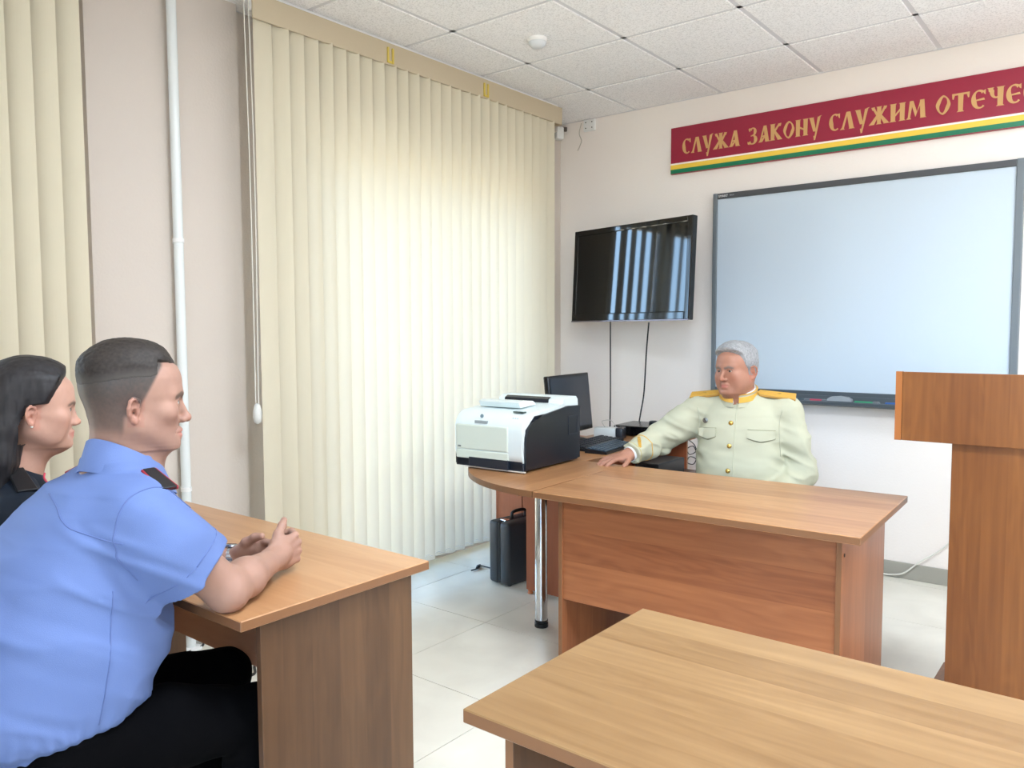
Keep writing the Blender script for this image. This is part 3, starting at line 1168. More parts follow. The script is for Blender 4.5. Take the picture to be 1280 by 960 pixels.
# front table
t = thing('student_table', 'pale wooden table in the right foreground, with nothing on it', 'table', (3.04, -3.465, 0))
bm = BM()
bx(bm, -0.605, 0.605, -0.300, 0.300, TZ - 0.024, TZ, 0.002, 1)
board('tabletop', bm, W_FRONT, M_EDGE, t)
for x in (-0.552, 0.534):
    bm = BM()
    bx(bm, x, x + 0.018, -0.255, 0.255, 0.0, TZ - 0.024, 0.001, 1)
    board('leg_panel', bm, W_LEGZ, M_EDGE, t, 0)
bm = BM()
bx(bm, -0.534, 0.534, 0.175, 0.193, 0.32, TZ - 0.024, 0.001, 1)
obj('modesty_panel', bm, W_MOD, t)

# podium
PX0, PX1, PYF = 2.593, 3.30, -1.60
t = thing('podium', 'cherry-brown wooden speaking podium standing right of the desk', 'podium', ((PX0 + PX1) / 2, PYF + 0.2, 0))
hx = (PX1 - PX0) / 2
bm = BM()
bx(bm, -hx + 0.022, hx - 0.022, -0.196, -0.178, 0.969, 1.216, 0.001, 1)
obj('front_panel', bm, W_PODX, t)
for s in (-1, 1):
    bm = BM()
    add_prism(bm, [(-0.20, 0.969), (0.25, 0.969), (0.25, 1.02), (-0.18, 1.217), (-0.20, 1.217)], 0, s * hx - (0.022 if s > 0 else 0), s * hx + (0 if s > 0 else 0.022))
    board('side_panel', bm, W_PODY, mat('cherry_edge', (160, 96, 44), 0.4), t, 0)
bm = BM()
add_prism(bm, [(-0.178, 1.185), (0.245, 0.99), (0.245, 1.006), (-0.178, 1.203)], 0, -hx + 0.022, hx - 0.022)
obj('reading_board', bm, W_PODX, t)
bm = BM()
bx(bm, -hx + 0.022, hx - 0.022, -0.178, 0.245, 0.969, 0.987)
obj('shelf', bm, W_PODX, t)
bm = BM()
bx(bm, -0.172, 0.172, -0.170, -0.152, 0.03, 0.969, 0.001, 1)
obj('column_front', bm, W_PODX, t)
for s in (-1, 1):
    bm = BM()
    bx(bm, s * 0.163 - 0.009, s * 0.163 + 0.009, -0.152, 0.16, 0.03, 0.969, 0.001, 1)
    obj('column_side', bm, W_PODY, t)
bm = BM()
bx(bm, -0.24, 0.24, -0.172, 0.22, 0.0, 0.03, 0.002, 1)
obj('base', bm, W_PODX, t)


# chairs under the three people
def make_chair(label, loc, rz):
    t = thing('chair', label, 'chair', loc, rz, 'padded chairs under the seated people')
    fab = mat('chair_fabric', (12, 12, 14), 0.95, spec=0.05, bump=(200, 0.2))
    bm = BM()
    bx(bm, -0.20, 0.20, -0.22, 0.16, 0.385, 0.432, 0.02, 3)
    obj('seat', bm, fab, t, smooth=True, angle=50)
    bm = BM()
    add_box(bm, (0, -0.27, 0.69), (0.20, 0.022, 0.15), Matrix.Rotation(-0.16, 3, 'X') if False else None, 0.02, 3)
    obj('backrest', bm, fab, t, smooth=True, angle=50)
    fr = mat('chair_frame', (12, 12, 14), 0.45)
    for sx_ in (-1, 1):
        bm = BM()
        add_tube(bm, bez([(sx_ * 0.18, 0.14, 0.385), (sx_ * 0.19, 0.16, 0.2), (sx_ * 0.20, 0.175, 0.0)], 5), 0.011, 10)
        obj('leg', bm, fr, t, smooth=True)
        bm = BM()
        add_tube(bm, bez([(sx_ * 0.17, -0.255, 0.80), (sx_ * 0.19, -0.235, 0.45), (sx_ * 0.21, -0.25, 0.0)], 5), 0.011, 10)
        obj('leg', bm, fr, t, smooth=True)
    bm = BM()
    for sx_ in (-1, 1):
        add_tube(bm, [(sx_ * 0.18, 0.14, 0.380), (sx_ * 0.19, -0.235, 0.380)], 0.009, 8)
    add_tube(bm, [(-0.18, 0.14, 0.380), (0.18, 0.14, 0.380)], 0.009, 8)
    obj('seat_frame', bm, fr, t, smooth=True)
    return t


make_chair('dark padded chair under the man in the light blue shirt', (1.50, -4.04, 0), 0)
make_chair('dark padded chair under the woman in dark uniform', (1.00, -4.04, 0), 0)
make_chair('dark padded chair under the officer in the cream tunic', (1.83, -1.09, 0), math.radians(194.5))

# ------------------------------------------------------------------ printer
PR_ROT = math.radians(3.0)
t = thing('laser_printer', 'cream and dark blue laser printer on the rounded desk end', 'printer', (1.015, -1.80, TZ + 0.004), PR_ROT)
PW, PD, PH = 0.375, 0.475, 0.295
M_CRM = mat('printer_cream', (206, 214, 202), 0.4)
M_CRM2 = mat('printer_white', (218, 228, 228), 0.38)
M_NAVY = mat('printer_navy', (15, 21, 31), 0.3)
M_NAVY2 = mat('printer_dark', (28, 35, 47), 0.38)


def rprof(y0, y1, z0, z1, rf, n=8):
    """side outline: front (y0) top corner rounded by rf, front bottom a little"""
    pts = [(y1, z0), (y1, z1)]
    for k in range(n + 1):
        a = PI / 2 + (PI / 2) * k / n
        pts.append((y0 + rf + rf * math.cos(a), z1 - rf + rf * math.sin(a)))
    for k in range(5):
        a = PI + (PI / 2) * k / 4
        pts.append((y0 + 0.02 + 0.02 * math.cos(a), z0 + 0.02 + 0.02 * math.sin(a)))
    return pts


hw, hd = PW / 2, PD / 2
bm = BM()
add_prism(bm, [(hd - 0.005, 0.012), (hd - 0.005, PH - 0.045)] + [(-hd + 0.085, PH - 0.045), (-hd + 0.03, PH - 0.085), (-hd + 0.012, PH - 0.14), (-hd + 0.012, 0.012)], 0, -hw + 0.01, hw - 0.01)
obj('chassis', bm, M_NAVY2, t)
for s in (-1, 1):
    bm = BM()
    pts = [(hd, 0.012), (hd, PH - 0.038), (hd - 0.10, PH - 0.030), (-hd + 0.16, PH - 0.055)]
    for k in range(7):
        a = PI / 2 + (PI / 2) * k / 6
        pts.append((-hd + 0.02 + 0.09 + 0.09 * math.cos(a), PH - 0.165 + 0.095 * math.sin(a)))
    pts += [(-hd + 0.02, 0.06), (-hd + 0.02, 0.012)]
    add_prism(bm, pts, 0, s * hw - 0.008, s * hw + 0.008)
    p_ = obj('side_panel', bm, M_NAVY, t, label='dark blue side panel')
    bm = BM()
    for z in (0.13, 0.215):
        bx(bm, s * (hw + 0.0085) - 0.001, s * (hw + 0.0085) + 0.001, hd - 0.105, hd - 0.025, z - 0.002, z + 0.002)
    for y in (hd - 0.105, hd - 0.025):
        bx(bm, s * (hw + 0.0085) - 0.001, s * (hw + 0.0085) + 0.001, y - 0.002, y + 0.002, 0.13, 0.215)
    obj('side_hatch', bm, M_NAVY2, p_)
# cream front shell curving onto the top
bm = BM()
outer, inner = [], []
R_ = 0.085
for k in range(9):
    a = PI + 0.12 - (PI / 2 + 0.0) * k / 8
    outer.append((-hd + R_ + R_ * math.cos(a), PH - 0.115 + R_ * math.sin(a) * 0.9))
front_low = [(-hd + 0.028, 0.034), (-hd + 0.008, 0.05), (-hd + 0.001, 0.075)]
top_back = [(hd - 0.12, PH - 0.018), (hd - 0.12, PH - 0.045), (-hd + 0.10, PH - 0.055), (-hd + 0.03, PH - 0.11), (-hd + 0.022, 0.036)]
add_prism(bm, front_low + outer + top_back, 0, -hw + 0.006, hw - 0.002)
obj('front_shell', bm, M_CRM2, t, smooth=True, angle=40)
bm = BM()
bx(bm, -hw + 0.012, hw - 0.072, -hd - 0.004, -hd + 0.012, 0.084, 0.196, 0.006)
obj('front_door', bm, M_CRM, t, label='large cream front door')
bm = BM()
bx(bm, -hw + 0.012, hw - 0.072, -hd - 0.003, -hd + 0.012, 0.042, 0.0815, 0.005)
obj('tray_front', bm, M_CRM, t, label='cream front of the paper tray')
bm = BM()
bx(bm, -hw + 0.085, hw - 0.072, -hd - 0.0035, -hd + 0.03, 0.008, 0.052, 0.003)
obj('tray_handle', bm, M_NAVY2, t, label='dark recess of the tray handle')
bm = BM()
bx(bm, -hw + 0.0, hw, -hd + 0.012, hd - 0.005, 0.004, 0.04, 0.004)
obj('base', bm, M_NAVY2, t)
bm = BM()
add_prism(bm, [(-hd + 0.135, PH - 0.028), (-hd + 0.12, PH - 0.004), (-hd + 0.15, PH + 0.004), (-hd + 0.235, PH - 0.002), (-hd + 0.262, PH - 0.020)], 0, -hw + 0.05, hw - 0.10)
obj('output_stop', bm, M_CRM2, t, smooth=True, angle=30)
bm = BM()
add_prism(bm, [(hd - 0.135, PH - 0.030), (hd - 0.13, PH - 0.004), (hd - 0.10, PH + 0.010), (hd - 0.02, PH + 0.010), (hd - 0.005, PH - 0.005), (hd - 0.002, PH - 0.035)], 0, -hw + 0.002, hw - 0.002)
obj('rear_hood', bm, M_CRM2, t, smooth=True, angle=30)
bm = BM()
add_prism(bm, [(hd - 0.139, PH - 0.018), (hd - 0.1335, PH - 0.001), (hd - 0.112, PH + 0.0075), (hd - 0.112, PH - 0.018)], 0, -hw + 0.04, hw - 0.085)
obj('output_slot', bm, M_NAVY, t, label='black paper output slot')
bm = BM()
add_box(bm, (hw - 0.052, -hd + 0.060, PH - 0.036), (0.028, 0.012, 0.003), Matrix.Rotation(0.55, 3, 'X') if False else None, 0.002)
obj('display', bm, mat('printer_display', (70, 82, 78), 0.2), t)
for k, (u, v, c) in enumerate(((-0.012, 0, (176, 196, 206)), (0.0, 0.0, (176, 196, 206)), (0.012, 0, (176, 196, 206)), (0.004, -0.016, (190, 90, 80)))):
    bm = BM()
    add_lathe(bm, [(0.004, 0), (0.0035, 0.003)], (0, 0, 0), 12, Matrix.Rotation(PI / 3, 3, 'X'))
    o = obj('button', bm, mat('printer_button_%d' % (c[0]), c, 0.4), t)
    o.location = (hw - 0.050 + u, -hd + 0.026 + v * 0.4, PH - 0.062 + v)
bm = BM()
bx(bm, -0.07, 0.0, -hd + 0.0005, -hd + 0.02, 0.2035, 0.2165, 0.001, 1)
obj('name_plate', bm, mat('printer_plate', (150, 160, 162), 0.4), t)
bm = BM()
add_lathe(bm, [(0.0085, 0), (0.0085, 0.004)], (0, 0, 0), 20, Matrix.Rotation(PI / 2 - 0.35, 3, 'X'))
o = obj('maker_emblem', bm, mat('printer_emblem', (120, 140, 150), 0.3), t)
o.location = (-0.035, -hd + 0.012, 0.236)
bm = BM()
bx(bm, -hw + 0.024, -hw + 0.042, -hd - 0.0055, -hd - 0.003, 0.092, 0.099, 0.001, 1)
obj('badge', bm, mat('printer_badge', (96, 104, 104), 0.4), t)
bm = BM()
bx(bm, -hw + 0.05, hw + 0.008, -hd + 0.01, -hd + 0.02, 0.0, 0.006, 0.001, 1)
obj('clear_strip', bm, mat('clear_strip_grey', (206, 198, 186), 0.2), t)

# ------------------------------------------------------------------ things on the side desk
t = thing('computer_monitor', 'black computer monitor standing behind the printer', 'monitor', (0.795, -1.00, TZ), 0)
t.rotation_euler = (0, 0, math.radians(97))
bm = BM()
tilt = Matrix.Rotation(-0.10, 3, 'X')
# local: screen faces -Y
add_box(bm, (0, 0.018, 0.21), (0.245, 0.016, 0.165), None, 0.006)
bmesh.ops.rotate(bm, cent=(0, 0, 0.05), matrix=tilt, verts=bm.verts)
obj('case', bm, M_TVB, t)
bm = BM()
add_box(bm, (0, 0.001, 0.214), (0.229, 0.002, 0.145), None)
bmesh.ops.rotate(bm, cent=(0, 0, 0.05), matrix=tilt, verts=bm.verts)
obj('screen', bm, mat('monitor_screen', (38, 44, 54), 0.18), t)
bm = BM()
bx(bm, -0.04, 0.04, 0.03, 0.055, 0.012, 0.20, 0.006)
obj('stand', bm, M_BLK, t)
bm = BM()
add_lathe(bm, [(0.11, 0), (0.11, 0.006), (0.09, 0.013), (0.03, 0.016)], (0, 0.04, 0), 28)
obj('stand_base', bm, M_BLK, t, smooth=True, angle=40)


def keyboard(label, loc, rz, L=0.44, D=0.15, keycol=(34, 36, 42)):
    t = thing('keyboard', label, 'keyboard', loc, rz)
    bm = BM()
    add_prism(bm, [(-D / 2, 0), (D / 2, 0), (D / 2, 0.024), (-D / 2, 0.012)], 0, -L / 2, L / 2)
    obj('case', bm, mat('keyboard_black', (20, 21, 24), 0.35), t)
    rows = 5
    for r in range(rows):
        y = -D / 2 + D * (r + 0.75) / (rows + 0.6)
        z = 0.012 + 0.012 * (y + D / 2) / D
        n = 18
        bm = BM()
        for k in range(n):
            x = -L / 2 + L * (k + 0.8) / (n + 0.6)
            bx(bm, x - L / n * 0.40, x + L / n * 0.40, y - D / rows * 0.34, y + D / rows * 0.34, z, z + 0.007, 0.0015, 1)
        obj('key_row', bm, mat('keys_%d' % keycol[0], keycol, 0.4), t)
    return t


keyboard('black keyboard lying along the side desk, nearer the monitor', (0.985, -1.10, TZ), math.radians(95))
keyboard('black keyboard with a bluish sheen, nearest the officer\'s hand', (1.135, -1.17, TZ), math.radians(97), 0.36, 0.12, (66, 80, 92))  # reflected blue sheen put into the key colour

t = thing('computer_mouse', 'black computer mouse beside the recorder', 'mouse', (1.15, -0.82, TZ))
bm = BM()
bmesh.ops.create_uvsphere(bm, u_segments=20, v_segments=12, radius=1)
bmesh.ops.scale(bm, vec=(0.031, 0.054, 0.034), verts=bm.verts)
bmesh.ops.bisect_plane(bm, geom=list(bm.verts) + list(bm.edges) + list(bm.faces), plane_co=(0, 0, 0.002), plane_no=(0, 0, -1), clear_outer=True)
bmesh.ops.holes_fill(bm, edges=bm.edges)
bmesh.ops.translate(bm, vec=(0, 0, -0.002), verts=bm.verts)
obj('shell', bm, M_BLK, t, smooth=True, angle=60)
bm = BM()
add_lathe(bm, [(0.007, -0.003), (0.008, 0), (0.007, 0.003)], (0, 0.03, 0.026), 14, Matrix.Rotation(PI / 2, 3, 'Y'))
o = obj('wheel', bm, mat('mouse_wheel', (70, 72, 76), 0.5), t)
o.location = (0, 0.0, 0.0)
bpy.data.objects[o.name].data.transform(Matrix.Translation((-0.026, 0.028, 0.026)))

t = thing('desk_speaker', 'small white box speaker with a dark end, between monitor and recorder', 'speaker', (0.905, -0.80, TZ), math.radians(14))
bm = BM()
bx(bm, -0.085, 0.045, -0.04, 0.04, 0, 0.062, 0.006)
obj('box', bm, mat('speaker_white', (206, 208, 206), 0.4), t, smooth=True, angle=40)
bm = BM()
bx(bm, 0.045, 0.085, -0.042, 0.042, 0, 0.066, 0.006)
obj('dark_end', bm, mat('speaker_dark', (42, 44, 50), 0.4), t, smooth=True, angle=40)
bm = BM()
add_tube(bm, bez([(-0.03, 0.0, 0.062), (-0.05, 0.01, 0.095), (0.0, 0.02, 0.10), (0.03, 0.03, 0.06)], 6), 0.002, 6)
obj('lead', bm, mat('grey_lead', (186, 182, 176), 0.5), t, smooth=True)

t = thing('video_recorder', 'black video recorder box on the side desk by the wall', 'recorder', (1.02, -0.54, TZ), math.radians(4))
bm = BM()
bx(bm, -0.17, 0.17, -0.13, 0.13, 0.008, 0.062, 0.003)
obj('case', bm, M_TVB, t)
bm = BM()
bx(bm, -0.168, 0.168, -0.135, -0.13, 0.010, 0.060, 0.002, 1)
fp = obj('front_panel', bm, mat('recorder_front', (12, 12, 14), 0.15), t)
bm = BM()
bx(bm, -0.15, -0.10, -0.1365, -0.135, 0.030, 0.036)
obj('status_light', bm, mat('recorder_mark', (150, 155, 160), 0.4), fp)
for sx_ in (-0.14, 0.14):
    for sy_ in (-0.1, 0.1):
        bm = BM()
        add_lathe(bm, [(0.012, 0), (0.012, 0.009)], (sx_, sy_, 0), 12)
        obj('foot', bm, M_BLK, t)
t = thing('handset', 'dark handset lying on top of the video recorder', 'handset', (1.12, -0.54, TZ + 0.062), math.radians(28))
bm = BM()
bx(bm, -0.085, 0.085, -0.022, 0.022, 0.0, 0.018, 0.006)
obj('body', bm, mat('handset_black', (28, 28, 32), 0.4), t, smooth=True, angle=40)
for s in (-1, 1):
    bm = BM()
    add_lathe(bm, [(0.026, 0.0), (0.028, 0.008), (0.026, 0.024), (0.018, 0.028)], (s * 0.066, 0, 0), 18)
    obj('ear_cup', bm, mat('handset_black', (28, 28, 32), 0.4), t, smooth=True, angle=40)

t = thing('drawer_pedestal', 'brown drawer pedestal low beside the officer, behind the desk', 'drawer unit', (1.36, -0.90, 0))
bm = BM()
bx(bm, -0.14, 0.14, -0.22, 0.22, 0.03, 0.60, 0.002, 1)
obj('carcass', bm, wood('dark_alder', (92, 56, 40), (66, 40, 28), 'Z', 'X', 0.1), t)
for k in range(3):
    bm = BM()
    bx(bm, -0.136, 0.136, -0.238, -0.221, 0.045 + 0.185 * k, 0.222 + 0.185 * k, 0.002, 1)
    d = obj('drawer', bm, wood('dark_alder', (92, 56, 40), (66, 40, 28), 'Z', 'X', 0.1), t)
    bm = BM()
    bx(bm, -0.05, 0.05, -0.25, -0.238, 0.13 + 0.185 * k, 0.138 + 0.185 * k, 0.002, 1)
    obj('handle', bm, M_CHROME, d)
for sx_ in (-0.11, 0.11):
    for sy_ in (-0.18, 0.18):
        bm = BM()
        add_lathe(bm, [(0.018, 0), (0.018, 0.03)], (sx_, sy_, 0), 12)
        obj('castor', bm, M_BLK, t)
t = thing('power_unit', 'black power unit on the drawer pedestal under the officer\'s sleeve', 'power unit', (1.315, -0.95, 0.60))
bm = BM()
bx(bm, -0.075, 0.06, -0.15, 0.15, 0, 0.085, 0.006)
obj('case', bm, M_BLK, t)
bm = BM()
bx(bm, -0.055, 0.04, -0.152, -0.149, 0.02, 0.065, 0.002, 1)
obj('front_grille', bm, mat('grille_grey', (60, 62, 66), 0.4), t)

bm = BM()
lp = [at(864 + dx, 556 + dy, 1, -0.03 - 0.01 * (k % 2)) for k, (dx, dy) in enumerate(((-3, -6), (4, 0), (6, 8), (-2, 12), (-5, 5), (3, 2), (7, 14), (3, 24), (-5, 22), (-2, 15), (6, 18), (8, 30), (0, 36), (-3, 44)))]
add_tube(bm, bez(lp, 6), 0.003, 6)
tag(obj('looped_cable', bm, M_CABLE, None, smooth=True), 'thin black cable looping on the wall beside the officer\'s waist', 'cable')

bm = BM()
wp = [at(1098, 716, 1, -0.03), at(1112, 718, 1, -0.03), at(1130, 716, 1, -0.03), at(1150, 702, 1, -0.025), at(1172, 690, 1, -0.02), at(1192, 674, 1, -0.015), at(1230, 640, 1, -0.015)]
add_tube(bm, bez([tuple(p) for p in wp], 6), 0.0045, 6)
tag(obj('wall_cable', bm, mat('white_cable', (222, 220, 212), 0.5), None, smooth=True), 'white cable rising along the wall above the grey skirting', 'cable')

# ------------------------------------------------------------------ on the floor
t = thing('equipment_case', 'black upright equipment case with a handle, on the floor by the blind', 'case', (0.632, -1.305, 0), math.radians(-7))
M_CASE = mat('case_black', (44, 47, 52), 0.45, bump=(300, 0.15))
bm = BM()
bx(bm, -0.078, -0.004, -0.155, 0.155, 0.006, 0.345, 0.018, 3)
obj('case_half', bm, M_CASE, t, smooth=True, angle=50)
bm = BM()
bx(bm, 0.004, 0.078, -0.155, 0.155, 0.006, 0.345, 0.018, 3)
obj('case_half', bm, M_CASE, t, smooth=True, angle=50)
bm = BM()
bx(bm, -0.006, 0.006, -0.150, 0.150, 0.012, 0.340, 0.004)
obj('seam_band', bm, M_BLK, t)
bm = BM()
add_tube(bm, bez([(0, -0.05, 0.345), (0, -0.048, 0.378), (0, 0.0, 0.386), (0, 0.048, 0.378), (0, 0.05, 0.345)], 6), 0.009, 10)
obj('handle', bm, M_BLK, t, smooth=True)
for y in (-0.105, 0.10):
    bm = BM()
    bx(bm, -0.022, 0.022, y - 0.018, y + 0.018, 0.342, 0.352, 0.003)
    obj('latch', bm, M_CHROME, t)
for x_ in (-0.05, 0.05):
    for y in (-0.12, 0.12):
        bm = BM()
        add_lathe(bm, [(0.01, 0), (0.012, 0.007)], (x_, y, 0), 10)
        obj('foot', bm, M_BLK, t)

t = thing('floor_cable', 'black cable with a plug on the tiles in front of the black case', 'cable', (0.50, -1.62, 0))
bm = BM()
pp = [np.array((0.56, -1.28, 0.008)), at(600, 707, 2, 0.008), at(606, 706, 2, 0.008), at(596, 711, 2, 0.008), at(589, 713, 2, 0.008)]
pp = [Vector(p) - Vector((0.50, -1.62, 0)) for p in (pp[0], pp[1], pp[3], pp[4])]
add_tube(bm, bez(pp, 6), 0.004, 6)
obj('lead', bm, M_CABLE, t, smooth=True)
bm = BM()
a_, b__ = pp[1], pp[2]
add_tube(bm, [a_ + Vector((0, 0, 0.003)), (a_ + b__) / 2 + Vector((0, 0, 0.004)), b__ + Vector((0, 0, 0.003))], [0.007, 0.012, 0.008], 8)
obj('plug', bm, M_BLK, t, smooth=True)
bm = BM()
fp_ = [at(232, 818, 2, 0.006), at(252, 808, 2, 0.006), at(275, 798, 2, 0.006)]
add_tube(bm, bez([(0.30, -3.2, 0.006)] + [tuple(p) for p in fp_] + [(1.0, -2.75, 0.006)], 8), 0.005, 6)
tag(obj('floor_lead', bm, M_CABLE, None, smooth=True), 'thin black lead on the tiles beyond the left table, the farther of two', 'cable')
bm = BM()
fp_ = [at(288, 852, 2, 0.006), at(305, 848, 2, 0.006), at(318, 842, 2, 0.006), at(333, 834, 2, 0.006)]
add_tube(bm, bez([(0.9, -3.35, 0.006)] + [tuple(p) for p in fp_] + [(1.35, -2.9, 0.006)], 8), 0.0055, 6)
tag(obj('floor_lead', bm, M_CABLE, None, smooth=True), 'thick black lead curving on the tiles by the man\'s knee', 'cable')

# ------------------------------------------------------------------ organic shapes: signed distance fields meshed with surface nets
def vnoise(P, seed=0):
    I = np.floor(P).astype(np.int64)
    f = P - I
    f = f * f * (3 - 2 * f)

    def h(i, j, k):
        n = (i * 374761393 + j * 668265263 + k * 2147483647 + seed * 974711) & 0xFFFFFFFF
        n = ((n ^ (n >> 13)) * 1274126177) & 0xFFFFFFFF
        n = n ^ (n >> 16)
        return (n & 0xFFFF) / 65535.0 * 2 - 1
    i, j, k = I[:, 0], I[:, 1], I[:, 2]
    x, y, z = f[:, 0], f[:, 1], f[:, 2]
    c00 = h(i, j, k) * (1 - x) + h(i + 1, j, k) * x
    c10 = h(i, j + 1, k) * (1 - x) + h(i + 1, j + 1, k) * x
    c01 = h(i, j, k + 1) * (1 - x) + h(i + 1, j, k + 1) * x
    c11 = h(i, j + 1, k + 1) * (1 - x) + h(i + 1, j + 1, k + 1) * x
    return (c00 * (1 - y) + c10 * y) * (1 - z) + (c01 * (1 - y) + c11 * y) * z


def A_(*v):
    return np.array(v, float)


def smin(a, b, k):
    if k <= 0:
        return np.minimum(a, b)
    h = np.maximum(k - np.abs(a - b), 0) / k
    return np.minimum(a, b) - h * h * k * 0.25


def sstep(a, b, x):
    t = np.clip((x - a) / (b - a), 0, 1)
    return t * t * (3 - 2 * t)


class Field:
    FAR = 0.09

    def __init__(s):
        s.ops = []
        s.post = None

    def add(s, fn, c, R, k=0.01, op='u'):
        s.ops.append((fn, None if c is None else np.asarray(c, float), R, k, op))
        return s

    def cap(s, a, b, ra, rb=None, k=0.01, op='u'):
        a, b = np.asarray(a, float), np.asarray(b, float)
        rb = ra if rb is None else rb
        ab = b - a
        L2 = max(ab @ ab, 1e-12)

        def fn(P):
            d = P - a
            t = np.clip(d @ ab / L2, 0, 1)
            q = d - t[:, None] * ab
            return np.sqrt((q * q).sum(1)) - (ra + (rb - ra) * t)
        return s.add(fn, (a + b) / 2, math.sqrt(L2) / 2 + max(ra, rb), k, op)

    def tube(s, pts, rads, k=0.01, op='u'):
        if not isinstance(rads, (list, tuple)):
            rads = [rads] * len(pts)
        for a, b, ra, rb in zip(pts, pts[1:], rads, rads[1:]):
            s.cap(a, b, ra, rb, k, op)
        return s

    def ell(s, c, r, k=0.01, op='u', rot=None):
        c, r = np.asarray(c, float), np.asarray(r, float)

        def fn(P):
            q = P - c
            if rot is not None:
                q = q @ rot
            k0 = np.sqrt(((q / r) ** 2).sum(1))
            k1 = np.sqrt(((q / (r * r)) ** 2).sum(1)) + 1e-9
            return np.where(k0 < 1e-6, -r.min(), k0 * (k0 - 1) / k1)
        return s.add(fn, c, r.max(), k, op)

    def box(s, c, h, rnd=0.005, k=0.01, op='u', rot=None):
        c, h = np.asarray(c, float), np.asarray(h, float)

        def fn(P):
            q = P - c
            if rot is not None:
                q = q @ rot
            q = np.abs(q) - (h - rnd)
            return np.sqrt((np.maximum(q, 0) ** 2).sum(1)) + np.minimum(q.max(1), 0) - rnd
        return s.add(fn, c, float(np.sqrt((h * h).sum())), k, op)

    def plane(s, p, n, k=0.0, op='i'):
        """keep the half space behind the plane (op 'i'), or remove it (op 's')"""
        p, n = np.asarray(p, float), np.asarray(n, float)
        n = n / np.linalg.norm(n)
        return s.add(lambda P: (P - p) @ n, None, 0, k, op)

    def loft(s, tab, k=0.02, op='u', pw=2.0, xc=None, R=0.6, c=None):
        """rows (z, y_front, y_back, half width); optional centre x per row"""
        tab = np.array(sorted(tab), float)
        Z = tab[:, 0]

        def flat(P, z):
            yf, yb, w = (np.interp(z, Z, tab[:, q]) for q in (1, 2, 3))
            x0 = np.interp(z, Z, tab[:, 4]) if tab.shape[1] > 4 else 0.0
            cy, ay = (yf + yb) / 2, np.maximum((yf - yb) / 2, 0.004)
            w = np.maximum(w, 0.004)
            u, v = np.abs(P[:, 0] - x0) / w, np.abs(P[:, 1] - cy) / ay
            r = (u ** pw + v ** pw) ** (1 / pw)
            g = np.sqrt((u / w) ** 2 + (v / ay) ** 2) / np.maximum(np.sqrt(u * u + v * v), 1e-6)
            d = (r - 1) / np.maximum(g, 1e-6)
            return np.where(r < 1e-3, -np.minimum(w, ay), d)

        def fn(P):
            z = P[:, 2]
            e = 0.003
            d = flat(P, z)
            gz = (flat(P, z + e) - flat(P, z - e)) / (2 * e)
            d = d / np.sqrt(1 + np.minimum(gz * gz, 9))
            dz = np.maximum(Z[0] - z, z - Z[-1])
            return np.where(dz > 0, np.sqrt(np.maximum(d, 0) ** 2 + dz ** 2), np.maximum(d, dz))
        cc = [tab[:, 4].mean() if tab.shape[1] > 4 else 0.0, (tab[:, 1] + tab[:, 2]).mean() / 2, (Z[0] + Z[-1]) / 2]
        ext = np.array([tab[:, 3].max() * 1.2, (tab[:, 1].max() - tab[:, 2].min()) / 2 * 1.3, (Z[-1] - Z[0]) / 2])
        return s.add(fn, cc, float(np.linalg.norm(ext)), k, op)

    def sub(s, f, o, rot, scale, R, k=0.01, op='u'):
        """another field placed at o with axes rot (columns) and scale"""
        o = np.asarray(o, float)
        return s.add(lambda P: scale * f((P - o) @ rot / scale), o, R, k, op)

    def __call__(s, P):
        P = np.asarray(P, float)
        d = np.full(len(P), s.FAR)
        for fn, c, R, k, op in s.ops:
            if c is not None:
                lb = np.sqrt(((P - c) ** 2).sum(1)) - R
                m = np.nonzero(lb < (np.minimum(d + k, s.FAR) if op == 'u' else k + 0.03))[0]
            else:
                m = np.arange(len(P))
            if len(m) == 0:
                continue
            v = fn(P[m])
            if op == 'u':
                d[m] = smin(d[m], v, k)
            elif op == 's':
                d[m] = -smin(-d[m], v, k)
            else:
                d[m] = -smin(-d[m], -v, k)
        if s.post is not None:
            m = np.nonzero(np.abs(d) < 0.05)[0]
            if len(m):
                d[m] = s.post(P[m], d[m])
        return d


CORN = np.array([(i, j, k) for k in (0, 1) for j in (0, 1) for i in (0, 1)])
EDGES = [(0, 1), (2, 3), (4, 5), (6, 7), (0, 2), (1, 3), (4, 6), (5, 7), (0, 4), (1, 5), (2, 6), (3, 7)]


